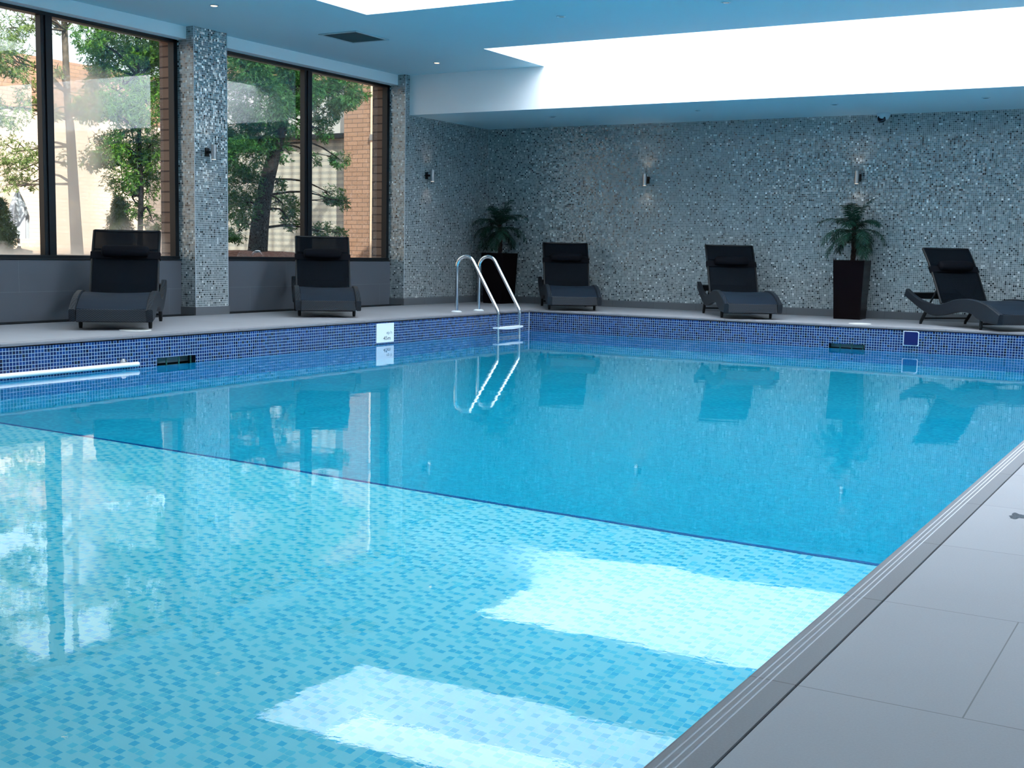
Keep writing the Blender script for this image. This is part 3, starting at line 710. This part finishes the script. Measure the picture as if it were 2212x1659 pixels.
def make_lounger():
    root = empty('sun_lounger')
    H = LL/2
    NT = 44; T = catmull(RT, NT); B = catmull(RB, NT)
    for sgn in (-1, 1):
        a = MB(); yo = sgn*(LW/2); yi = sgn*(LW/2-0.052)
        def ring(k):
            t, b_ = T[k], B[k]; e = 0.010; d = (t-b_); d.normalize()
            p = []
            for (y, f, q) in ((yo, 1, e), (yo-sgn*e*0.7, 1, 0), (yi+sgn*e*0.7, 1, 0), (yi, 1, e), (yi, 0, e), (yi+sgn*e*0.7, 0, 0), (yo-sgn*e*0.7, 0, 0), (yo, 0, e)):
                v = (t-d*q) if f else (b_+d*q); p.append((v.x-H, y, v.y))
            return p
        vs = []; fs = []
        for k in range(NT+1): vs += ring(k)
        for k in range(NT):
            for q in range(8): fs.append((k*8+q, k*8+(q+1) % 8, k*8+8+(q+1) % 8, k*8+8+q))
        fs += [tuple(range(7, -1, -1)), tuple(NT*8+q for q in range(8))]
        a.add(vs, fs); a.build('side_rail', M['wicker'], root, sm=True)
    # woven front apron and rear crossbar
    a = MB(); m_ = Matrix.Translation((LL-0.034-H, 0, 0.122)) @ Matrix.Rotation(-0.19, 4, 'Y'); a.box(-0.014, 0.014, -LW/2+0.054, LW/2-0.054, -0.052, 0.052, m=m_)
    a.build('front_apron', M['wicker'], root, bevel=0.006)
    a = MB(); m_ = Matrix.Translation((0.045-H, 0, 0.310)) @ Matrix.Rotation(0.5, 4, 'Y'); a.box(-0.012, 0.012, -LW/2+0.052, LW/2-0.052, -0.038, 0.038, m=m_)
    a.build('rear_crossbar', M['frame_dark'], root, bevel=0.004)
    # seat sling following the hump of the rails
    a = MB(); n = 26; yw = LW/2-0.056; vs = []; fs = []
    for k in range(n+1):
        s_ = 0.60+(1.560-0.60)*k/n; z = zat(s_)-0.012
        for j in range(7):
            y = -yw+2*yw*j/6; vs.append((s_-H, y, z-0.010*(1-(2*j/6-1)**2)))
        for j in range(7):
            y = -yw+2*yw*j/6; vs.append((s_-H, y, z-0.007-0.010*(1-(2*j/6-1)**2)))
    for k in range(n):
        for j in range(6):
            o = k*14+j; fs.append((o, o+1, o+15, o+14)); fs.append((o+7, o+21, o+22, o+8))
    for j in range(6): fs.append((j, j+7, j+8, j+1)); o = n*14+j; fs.append((o, o+1, o+8, o+7))
    a.add(vs, fs); a.build('seat', M['seat_sling'], root, sm=True)
    # backrest: two tubes, top bar, curved sling
    hs, hz, ts, tz = 0.595, 0.245, 0.213, 0.835
    Pb = [(hs, hz), (hs-0.09, hz+0.16), (hs-0.19, hz+0.33), (hs-0.29, hz+0.475), (ts, tz)]
    C_ = catmull(Pb, 20); wb = 0.297
    back = MB(); vs = []; fs = []
    for k, p in enumerate(C_):
        t = (C_[min(k+1, 20)]-C_[max(k-1, 0)]).normalized(); nr = Vector((t.y, -t.x, 0))   # faces the foot
        for lay in (0.013, 0.008):
            for j in range(9):
                y = -wb+0.012+2*(wb-0.012)*j/8; sag = 0.012*(1-(2*j/8-1)**2); q = p+nr*(lay-sag)
                vs.append((q.x-H, y, q.y))
    for k in range(20):
        for j in range(8):
            o = k*18+j; fs.append((o, o+1, o+19, o+18)); fs.append((o+9, o+27, o+28, o+10))
    for j in range(8): fs.append((j, j+9, j+10, j+1)); o = 20*18+j; fs.append((o, o+1, o+10, o+9))
    for k in range(20):
        for j in (0, 8): o = k*18+j; fs.append((o, o+18, o+27, o+9))
    back.add(vs, fs); bk = back.build('backrest', M['sling'], root, sm=True)
    for sgn in (-1, 1):
        a = MB(); a.tube([(p.x-H, sgn*(wb-0.006), p.y) for p in C_], 0.0135, 10); a.build('back_tube', M['frame_dark'], bk, sm=True)
    a = MB(); a.tube([(C_[-1].x-H, -wb+0.006, C_[-1].y), (C_[-1].x-H, wb-0.006, C_[-1].y)], 0.0125, 10); a.build('back_tube', M['frame_dark'], bk, sm=True)
    p = C_[13]; a = MB(); a.tube([(p.x-H, -wb+0.006, p.y), (p.x-0.02-H, 0, p.y-0.012), (p.x-H, wb-0.006, p.y)], 0.010, 8); a.build('back_tube', M['frame_dark'], bk, sm=True)
    # prop behind the backrest
    for sgn in (-1, 1):
        a = MB(); q = C_[6]; a.tube([(q.x-0.015-H, sgn*0.24, q.y), (0.36-H, sgn*0.265, 0.235)], 0.011, 8); a.build('prop', M['frame_dark'], root, sm=True)
    # headrest bolster with its strap band
    kk = 12; p = C_[11].lerp(C_[12], 0.6); t = (C_[kk+1]-C_[kk-1]).normalized(); nr = Vector((t.y, -t.x, 0)); c = p+nr*0.050
    a = MB(); prof = []; W = 0.212
    ys = [(-W, 0.012), (-W+0.006, 0.030), (-W+0.016, 0.040), (-W+0.04, 0.045), (-0.08, 0.048), (0, 0.0485), (0.08, 0.048), (W-0.04, 0.045), (W-0.016, 0.040), (W-0.006, 0.030), (W, 0.012)]
    n = 20; vs = []; fs = []
    for y, r in ys:
        for k in range(n):
            an = 2*math.pi*k/n; q = c+t*(r*1.2*math.cos(an))+nr*(r*1.0*math.sin(an)); vs.append((q.x-H, y, q.y))
    for i in range(len(ys)-1):
        for k in range(n): a_, b_ = i*n+k, i*n+(k+1) % n; fs.append((a_, b_, b_+n, a_+n))
    fs += [tuple(range(n-1, -1, -1)), tuple((len(ys)-1)*n+k for k in range(n))]
    a.add(vs, fs); hr = a.build('headrest', M['cushion'], root, sm=True)
    a = MB()
    for k0, k1 in ((10, 12),):
        for lay in (0.016,):
            q0 = C_[k0]; q1 = C_[k1]
            f0, f1 = q0+nr*lay, q1+nr*lay; r0, r1 = q0-nr*0.018, q1-nr*0.018; w_ = wb+0.012
            a.quad((f0.x-H, -w_, f0.y), (f0.x-H, w_, f0.y), (f1.x-H, w_, f1.y), (f1.x-H, -w_, f1.y))
            a.quad((r0.x-H, -w_, r0.y), (r1.x-H, -w_, r1.y), (r1.x-H, w_, r1.y), (r0.x-H, w_, r0.y))
            for s_ in (-1, 1): a.quad((f0.x-H, s_*w_, f0.y), (f1.x-H, s_*w_, f1.y), (r1.x-H, s_*w_, r1.y), (r0.x-H, s_*w_, r0.y))
    a.build('strap', M['cushion'], hr)
    # legs and the low bars between them
    for sgn in (-1, 1):
        a = MB(); a.tube([(1.262-H, sgn*0.285, 0.0), (1.262-H, sgn*0.285, 0.03), (1.272-H, sgn*0.288, 0.17)], [0.014, 0.017, 0.019], 12); a.build('leg', M['frame_dark'], root, sm=True)
        a = MB(); a.tube([(0.243-H, sgn*0.292, 0.0), (0.252-H, sgn*0.292, 0.03), (0.365-H, sgn*0.300, 0.175)], [0.014, 0.018, 0.019], 12); a.build('leg', M['frame_dark'], root, sm=True)
    a = MB(); a.box(1.258-H, 1.270-H, -0.285, 0.285, 0.050, 0.074); a.build('leg_bar', M['frame_dark'], root)
    a = MB(); a.box(0.275-H, 0.287-H, -0.285, 0.285, 0.058, 0.076); a.build('leg_bar', M['frame_dark'], root)
    return root
LOUNGERS = [((-7.938, 7.032), -48.1, 'dark rattan sun lounger before the misted window, nearest and leftmost of the five'),
            ((-7.938, 9.874), -48.0, 'dark rattan sun lounger before the tree-shaded window, beside the mosaic pillar'),
            ((-6.875, 13.316), -56.5, 'dark rattan sun lounger between the corner palm and the lone wall light'),
            ((-4.585, 13.278), -57.2, 'dark rattan sun lounger just left of the right-hand potted palm'),
            ((-1.716, 13.315), -43.1, 'dark rattan sun lounger right of the potted palm, cut off by the photo edge')]
proto = make_lounger()
for i, ((fx, fy), ang, lab) in enumerate(LOUNGERS):
    o = proto if i == 0 else copy_tree(proto)
    a = math.radians(ang); o.location = (fx-math.cos(a)*LL/2, fy-math.sin(a)*LL/2, 0); o.rotation_euler = (0, 0, a)
    tag(o, lab, 'sun lounger', 'rattan sun loungers around the pool')

# ------------------------------------------------------------------ potted palms
def frond(base, az, el, length, droop, seed, width=0.155):
    rnd = random.Random(seed); a = MB(); n = 16; pts = []
    p = Vector(base); e = el; d = length/n
    for k in range(n+1):
        pts.append(p.copy()); p = p+Vector((math.cos(az)*math.cos(e), math.sin(az)*math.cos(e), math.sin(e)))*d; e -= droop/n*(0.5+1.0*k/n)
    a.tube(pts, [0.0045*(1-0.8*k/n)+0.0008 for k in range(n+1)], 5)
    side = Vector((-math.sin(az), math.cos(az), 0)); m = 27
    for k in range(m):
        t = 0.14+0.86*k/(m-1); f = t*n; i = min(int(f), n-1); q = pts[i].lerp(pts[i+1], f-i); tan = (pts[i+1]-pts[i]).normalized(); up = side.cross(tan).normalized()
        ln = width*math.sin(math.pi*(0.12+0.80*t))**0.7*rnd.uniform(0.85, 1.1)
        for s in (-1, 1):
            dr = (side*s*0.78+tan*0.62+up*rnd.uniform(-0.25, 0.15)+Vector((0, 0, -0.18))).normalized()
            w = (tan.cross(dr).normalized().cross(dr)*1.0).normalized()*0.0048
            mid = q+dr*ln*0.5+Vector((0, 0, 0.0)); tip = q+dr*ln+Vector((0, 0, -ln*0.25))
            a.add([q-w*0.6, q+w*0.6, mid+w, mid-w, tip], [(0, 1, 2, 3), (3, 2, 4)])
    return a
def palm(loc, rz, seed, label):
    rnd = random.Random(seed)
    r = empty('potted_palm', loc, rz); tag(r, label, 'potted plant', 'potted palms along the back wall')
    a = MB(); HP = 0.69
    def ringsq(h, z): return [(-h, -h, z), (h, -h, z), (h, h, z), (-h, h, z)]
    vs = ringsq(0.154, 0.0)+ringsq(0.182, HP)+ringsq(0.169, HP)+ringsq(0.164, HP-0.05)
    fs = [(3, 2, 1, 0)]
    for L in range(3):
        for k in range(4): fs.append((L*4+k, L*4+(k+1) % 4, L*4+4+(k+1) % 4, L*4+4+k))
    fs.append((12, 13, 14, 15)); a.add(vs, fs); pt = a.build('planter', M['pot'], r, bevel=0.006)
    a = MB(); a.box(-0.162, 0.162, -0.162, 0.162, HP-0.052, HP-0.045); a.build('soil', M['soil'], r)
    a = MB(); pts = []; rs = []
    for k in range(15):
        t = k/14; pts.append((0.012*math.sin(3*t), 0.01*math.cos(2*t)-0.01, HP-0.05+t*0.44)); rs.append((0.033 if k % 2 else 0.027)*(1-0.12*t))
    a.tube(pts, rs, 12); a.build('trunk', M['palm_trunk'], r, sm=True)
    top = Vector(pts[-1]); i = 0
    for ring, (n, el, ln, dr) in enumerate([(4, 1.30, 0.42, 1.1), (6, 0.95, 0.46, 1.9), (7, 0.45, 0.46, 2.1), (5, -0.10, 0.42, 1.7)]):
        for k in range(n):
            az = 2*math.pi*(k+rnd.uniform(-0.2, 0.2))/n+ring*0.5
            L_ = ln*rnd.uniform(0.88, 1.08); wy = math.sin(az+rz)
            if wy > 0.25: L_ *= 0.80                       # the wall behind shortens these
            frond(top+Vector((0, 0, -0.02-0.025*ring)), az, el*rnd.uniform(0.85, 1.15), L_, dr, seed*100+i).build('frond', M['palm'], r); i += 1
    return r
palm((-3.815, 14.48, 0), 0.02, 5, 'potted palm in a tall dark tapered planter between the two right-hand loungers')
palm((-8.67, 14.50, 0), -0.10, 11, 'potted palm in a tall dark planter in the far corner behind the ladder')

# ------------------------------------------------------------------ outdoors, seen through the windows
b = MB(); GZ = 0.56
b.add([(-9.62, -12, GZ-0.10), (-9.62, 30, GZ-0.10), (-40, 30, GZ), (-40, -12, GZ)], [(0, 1, 2, 3)])
n = 24; vs = []; fs = []
for i in range(9):
    for k in range(n): r_ = 1.5*i/8; an = 2*math.pi*k/n; vs.append((-12.1+r_*math.cos(an), 13.3+1.3*r_*math.sin(an), GZ-0.03+0.12*math.cos(math.pi/2*i/8)+0.012*math.sin(7*an+i)))
for i in range(8):
    for k in range(n): fs.append((i*n+k, i*n+(k+1) % n, (i+1)*n+(k+1) % n, (i+1)*n+k))
b.add(vs, fs)
o = b.build('ground', M['mulch']); struct(o)
# exterior brick piers beside the windows
b = MB(); b.box(-9.60, -9.465, 9.19, 9.66, 0, 3.45); b.box(-9.60, -9.465, 5.54, 6.01, 0, 3.45); struct(b.build('exterior_pier', M['brick_x']))
b = MB(); b.box(-9.62, -9.465, 12.845, 13.5, 0, 3.45); struct(b.build('exterior_pier.001', M['brick_x']))
b = MB(); b.box(-10.0, XR+0.4, Y0-0.4, YB+0.4, 3.46, 3.60)
# roof with openings kept clear over the glazing is not needed: the opaque glazing closes the shafts
struct(b.build('roof', M['black_metal']))

wing = empty('brick_wing', (-13, 17, GZ)); tag(wing, 'warm brick wing with curtained window and pier, right of the dark tree', 'building')
def wbox(name, x0, x1, y0, y1, z0, z1, m, par=wing):
    a = MB(); a.box(x0, x1, y0, y1, z0, z1); o = a.build(name, m); o.parent = par; o.matrix_parent_inverse = Matrix.Translation(-par.location); return o
wbox('wall', -13.34, -12.76, 17.0, 18.0, GZ-0.3, 6.0, M['brick_y'])
wbox('lintel', -17.2, -13.34, 17.05, 17.2, 2.62, 2.70, M['black_metal'])
wbox('upper_pane', -17.2, -13.34, 17.1, 17.12, 2.70, 3.6, mat('pale_pane', (0.50, 0.52, 0.50), 0.3))
wbox('wall', -17.2, -13.34, 17.0, 17.3, 3.6, 6.0, M['brick_y'])
def curtain():
    a = MB(); n = 200; x0, x1 = -17.2, -13.345; vs = []; fs = []
    for k in range(n+1):
        x = x0+(x1-x0)*k/n; y = 17.18+0.010*math.sin(k*0.55)+0.008*math.sin(k*0.21)
        vs += [(x, y, GZ-0.1), (x, y, 2.62)]
    for k in range(n): fs.append((2*k, 2*k+2, 2*k+3, 2*k+1))
    a.add(vs, fs); m = M['curtain']; g = N(m); sp = g.n('ShaderNodeSeparateXYZ'); g.l(g.obj(), sp.inputs[0])
    s = g.math('SINE', g.math('MULTIPLY', sp.outputs['Z'], 58.0)); g.l(g.ramp(g.math('ADD', g.math('MULTIPLY', s, 0.5), 0.5), [(0.35, (0.30, 0.31, 0.28)), (0.6, (0.42, 0.41, 0.35))]), g.b.inputs['Base Color'])
    o = a.build('net_curtain', m, sm=True); o.parent = wing; o.matrix_parent_inverse = Matrix.Translation(-wing.location)
curtain()
wbox('door_post', -12.76, -12.62, 16.98, 17.1, GZ-0.2, 6.0, mat('cream_post', (0.85, 0.66, 0.48), 0.6))
wbox('door_frame', -12.62, -12.30, 16.98, 17.1, GZ-0.2, 2.55, M['black_metal'])
wbox('door_rail', -12.76, -12.30, 16.96, 17.1, 2.55, 2.65, mat('grey_rail', (0.22, 0.22, 0.22), 0.5))
wbox('wall', -12.30, -9.8, 17.0, 17.3, GZ-0.3, 6.0, M['brick_y'])

far = empty('cream_building', (-20, 14, GZ)); tag(far, 'sunlit cream brick building with a brown brick parapet behind the trees', 'building')
wbox('wall', -20.6, -20.0, -6, 24, GZ-0.3, 3.25, M['brick_cream'], far)
wbox('parapet', -20.55, -19.95, -6, 24, 3.25, 4.25, M['brick_brown'], far)
a = MB()

def crown(clusters, dens, mat_, parent, seed, ln=0.055, wd=0.012, name='foliage'):
    rs = np.random.default_rng(seed); V = []; 
    for (x, y, z, r) in clusters:
        n = int(dens*(r/0.3)**2.4)
        d = rs.normal(size=(n, 3)); d /= np.linalg.norm(d, axis=1)[:, None]
        rad = r*rs.uniform(0.25, 1.0, n)**0.6
        sub = rs.normal(size=(9, 3)); sub /= np.linalg.norm(sub, axis=1)[:, None]
        # bias towards a few sub-sprays so that gaps stay between them
        k = rs.integers(0, 9, n); d = d*0.62+sub[k]*0.85; d /= np.linalg.norm(d, axis=1)[:, None]
        c = np.array([x, y, z])+d*rad[:, None]*np.array([1, 1, 0.85])
        ax = d*0.7+rs.normal(size=(n, 3))*0.35+np.array([0, 0, -0.35]); ax /= np.linalg.norm(ax, axis=1)[:, None]
        up = rs.normal(size=(n, 3))*0.5+np.array([0, 0, 1.0]); sd = np.cross(ax, up); sd /= np.linalg.norm(sd, axis=1)[:, None]+1e-9
        for j, ang in enumerate((-1.0, -0.5, 0.0, 0.5, 1.0)):
            dr = ax*math.cos(ang)+sd*math.sin(ang); pw = np.cross(dr, np.cross(ax, sd)); pw /= np.linalg.norm(pw, axis=1)[:, None]+1e-9
            L = (ln*(1-0.25*abs(ang))*rs.uniform(0.7, 1.2, n))[:, None]
            b0 = c+ax*(0.012*j-0.02)
            V.append(np.stack([b0, b0+dr*L*0.5+pw*wd/2, b0+dr*L, b0+dr*L*0.5-pw*wd/2], axis=1))
    V = np.concatenate(V).reshape(-1, 3); nq = len(V)//4
    me = bpy.data.meshes.new(name); me.vertices.add(len(V)); me.vertices.foreach_set('co', V.astype(np.float32).ravel())
    me.loops.add(nq*4); me.loops.foreach_set('vertex_index', np.arange(nq*4, dtype=np.int32))
    me.polygons.add(nq); me.polygons.foreach_set('loop_start', np.arange(0, nq*4, 4, dtype=np.int32)); me.polygons.foreach_set('loop_total', np.full(nq, 4, dtype=np.int32))
    me.update(calc_edges=True); me.materials.append(mat_)
    o = bpy.data.objects.new(name, me); COL.objects.link(o); o.parent = parent; o.matrix_parent_inverse = Matrix.Translation(-parent.location)
    return o
def trunk(pts, r0, r1, clusters, m, parent, seed, nb=70):
    rnd = random.Random(seed); a = MB(); P = catmull(pts, 14)
    a.tube(P, [r0+(r1-r0)*k/14 for k in range(15)], 12)
    for (x, y, z, r) in clusters[:nb]:
        tgt = Vector((x, y, z)); base = min(P, key=lambda q: (q-tgt).length+abs(q.z-(tgt.z+0.1))*1.5); mid = base.lerp(tgt, 0.5)+Vector((rnd.uniform(-.1, .1), rnd.uniform(-.1, .1), rnd.uniform(0, .15)))
        a.tube(catmull([base, mid, tgt], 6), [0.022-0.0027*k for k in range(7)], 6)
        for q in range(5):
            e = tgt+Vector((rnd.gauss(0, 1), rnd.gauss(0, 1), rnd.gauss(0, 0.8))).normalized()*r*0.9; s_ = base.lerp(tgt, rnd.uniform(0.5, 1.0))
            a.tube([s_, s_.lerp(e, 0.5)+Vector((0, 0, 0.03)), e], [0.008, 0.005, 0.002], 5)
    o = a.build('trunk', m, sm=True); o.parent = parent; o.matrix_parent_inverse = Matrix.Translation(-parent.location); return o
TA = [(-12.78, 11.88, 3.41, 0.41), (-12.88, 12.29, 3.36, 0.28), (-12.67, 11.38, 3.21, 0.33), (-12.84, 11.22, 3.08, 0.25), (-12.9, 12.15, 3.03, 0.41), (-12.67, 11.37, 2.67, 0.43), (-12.31, 11.58, 2.51, 0.39), (-12.39, 10.74, 2.42, 0.28), (-12.41, 10.97, 1.92, 0.29), (-12.79, 11.78, 2.06, 0.4), (-12.57, 11.9, 1.94, 0.33), (-12.76, 11.04, 1.79, 0.18), (-12.83, 11.6, 1.56, 0.28), (-12.88, 12.09, 1.52, 0.3), (-12.8, 11.85, 1.2, 0.17), (-12.3, 11.63, 1.01, 0.14), (-12.37, 10.67, 3.25, 0.22), (-12.39, 11.05, 3.54, 0.32), (-12.39, 11.68, 3.76, 0.4), (-12.81, 12.58, 3.71, 0.35), (-12.73, 12.66, 2.96, 0.41), (-12.51, 12.43, 1.98, 0.4)][:-3]
TB = [(-13.37, 10.3, 3.38, 0.25), (-13.25, 10.49, 3.51, 0.2), (-13.22, 10.25, 2.96, 0.29), (-14.01, 11.14, 2.71, 0.25), (-13.49, 10.37, 2.36, 0.29), (-13.43, 10.3, 1.84, 0.26), (-13.59, 10.71, 1.87, 0.19), (-13.92, 10.82, 1.65, 0.22), (-13.63, 10.73, 1.46, 0.11), (-14.01, 11.5, 3.62, 0.13), (-13.17, 10.83, 2.93, 0.13), (-13.23, 9.8, 3.07, 0.38), (-13.55, 9.88, 2.26, 0.39), (-13.8, 11.68, 3.82, 0.21), (-13.19, 11.04, 1.83, 0.13), (-13.53, 11.04, 2.44, 0.17), (-13.22, 10.1, 1.42, 0.13)]
TC = [(-11.66, 12.62, 3.08, 0.4), (-11.89, 13.63, 3.3, 0.42), (-11.96, 14.11, 3.04, 0.43), (-11.83, 13.17, 2.72, 0.48), (-11.95, 13.89, 2.55, 0.32), (-12.14, 13.13, 2.35, 0.34), (-12.04, 14.85, 3.27, 0.33), (-11.68, 14.85, 3.04, 0.31), (-12.22, 15.95, 3.2, 0.19), (-12.22, 15.07, 2.81, 0.27), (-11.81, 12.87, 1.94, 0.33), (-12.05, 13.03, 1.57, 0.33), (-11.88, 13.71, 2.07, 0.18), (-11.92, 13.27, 2.23, 0.27), (-12.01, 12.99, 1.24, 0.28), (-11.55, 12.44, 0.91, 0.17), (-12.11, 14.03, 1.32, 0.24), (-11.96, 13.99, 1.08, 0.14), (-12.11, 14.94, 2.48, 0.18), (-11.81, 14.96, 2.06, 0.16), (-12.06, 15.1, 1.54, 0.18), (-12.0, 15.29, 1.41, 0.11), (-11.73, 14.47, 0.96, 0.16), (-12.03, 15.24, 0.94, 0.12), (-11.86, 13.59, 1.6, 0.12), (-11.62, 14.12, 1.99, 0.11), (-12.18, 13.18, 3.57, 0.42), (-12.21, 14.41, 3.69, 0.44), (-12.09, 13.47, 3.8, 0.35), (-11.71, 12.06, 2.71, 0.39), (-11.82, 12.16, 1.82, 0.39), (-12.08, 12.34, 1.16, 0.33)][:-3]
def upper(cx, cy, z0, z1, spread, n, seed):
    rs = random.Random(seed); out = []
    for k in range(n):
        t_ = k/(n-1); z = z0+(z1-z0)*t_; sp_ = spread*(1-0.75*t_); a = rs.uniform(0, 6.28)
        out.append((cx+sp_*rs.uniform(0.3, 1)*math.cos(a), cy+sp_*rs.uniform(0.3, 1)*math.sin(a), z, rs.uniform(0.25, 0.42)))
    return out
UA, UB, UC = upper(-12.4, 11.6, 3.9, 7.5, 0.5, 26, 1), upper(-14.5, 10.6, 3.9, 8.5, 0.95, 34, 2), upper(-11.95, 13.6, 3.9, 7.5, 0.9, 30, 3)
t = empty('conifer_tree', (-12.6, 11.66, GZ)); tag(t, 'leafy green conifer behind the right pane of the misted window', 'tree', 'conifers outside the windows')
crown(TA+UA, 800, M['leaf_a'], t, 1); trunk([(-12.6, 11.66, 0.4), (-12.6, 11.71, 1.5), (-12.6, 11.69, 2.41), (-12.6, 11.63, 7.4)], 0.04, 0.02, TA+UA, M['bark_shaded'], t, 1)
t = empty('conifer_tree', (-14.0, 11.83, GZ)); tag(t, 'thin pale conifer with a straight light trunk behind the misted glass, leftmost tree', 'tree', 'conifers outside the windows')
crown(TB+UB, 420, M['leaf_b'], t, 2); trunk([(-14.0, 11.83, 0.4), (-14, 11.78, 1.4), (-14, 11.74, 2.3), (-14, 11.69, 3.1), (-14, 11.60, 8.3)], 0.09, 0.03, TB+UB, M['bark_pale'], t, 2)
t = empty('conifer_tree', (-11.9, 13.2, GZ)); tag(t, 'big dark-trunked leaning conifer behind the window right of the pillar', 'tree', 'conifers outside the windows')
crown(TC+UC, 950, M['leaf_c'], t, 3); trunk([(-11.9, 13.18, 0.4), (-11.9, 13.26, 1.06), (-11.9, 13.39, 1.59), (-11.9, 13.62, 2.19), (-11.9, 13.79, 2.73), (-11.9, 13.74, 4.0), (-11.95, 13.65, 7.4)], 0.15, 0.03, TC+UC, M['bark_shaded'], t, 3)

def topiary(loc, r, h, seed, label):
    rs = random.Random(seed); e = empty('clipped_shrub', loc); tag(e, label, 'shrub', 'clipped cone shrubs outside')
    cl = []
    for k in range(60):
        t_ = rs.random()**0.8; rr = r*(1-t_)**0.7*0.8; a = rs.uniform(0, 6.28); cl.append((loc[0]+rr*math.cos(a), loc[1]+rr*math.sin(a), loc[2]+t_*h*0.93+0.03, 0.09))
    crown(cl, 1500, M['leaf_t'], e, seed, 0.022, 0.012)
    a = MB(); a.lathe([(r*0.72, 0.0), (r*0.70, h*0.25), (r*0.5, h*0.6), (r*0.2, h*0.88), (0.001, h*0.93)], 20); a.build('inner_growth', M['leaf_t'], e, sm=True)
topiary((-13.5, 12.14, GZ), 0.24, 0.80, 21, 'clipped olive-green cone shrub rising behind the nearest lounger')
topiary((-12.0, 9.02, GZ), 0.24, 0.62, 22, 'clipped dark cone shrub at the left edge of the misted window')
def parasol():
    e = empty('garden_parasol', (-14.0, 10.86, GZ)); tag(e, 'closed pale grey garden parasol standing left behind the misted window', 'parasol')
    a = MB(); a.lathe([(0.17, 0.0), (0.17, 0.04), (0.03, 0.07), (0.02, 0.10), (0.001, 0.10)], 24); a.build('base', M['frame_dark'], e, sm=True)
    a = MB(); a.tube([(0, 0, 0.08), (0, 0, 0.86)], 0.014, 10); a.build('pole', M['white_pl'], e, sm=True)
    a = MB(); n = 24; vs = []; fs = []
    for z, r in ((0.20, 0.11), (0.50, 0.115), (0.66, 0.08), (0.84, 0.012)):
        for k in range(n): q = r*(1+0.22*math.cos(k*math.pi*2*6/n)); vs.append((q*math.cos(2*math.pi*k/n), q*math.sin(2*math.pi*k/n), z))
    for i in range(3):
        for k in range(n): fs.append((i*n+k, i*n+(k+1) % n, (i+1)*n+(k+1) % n, (i+1)*n+k))
    a.add(vs, fs); a.build('cover', mat('parasol_cover', (0.55, 0.60, 0.66), 0.7), e, sm=True)
parasol()
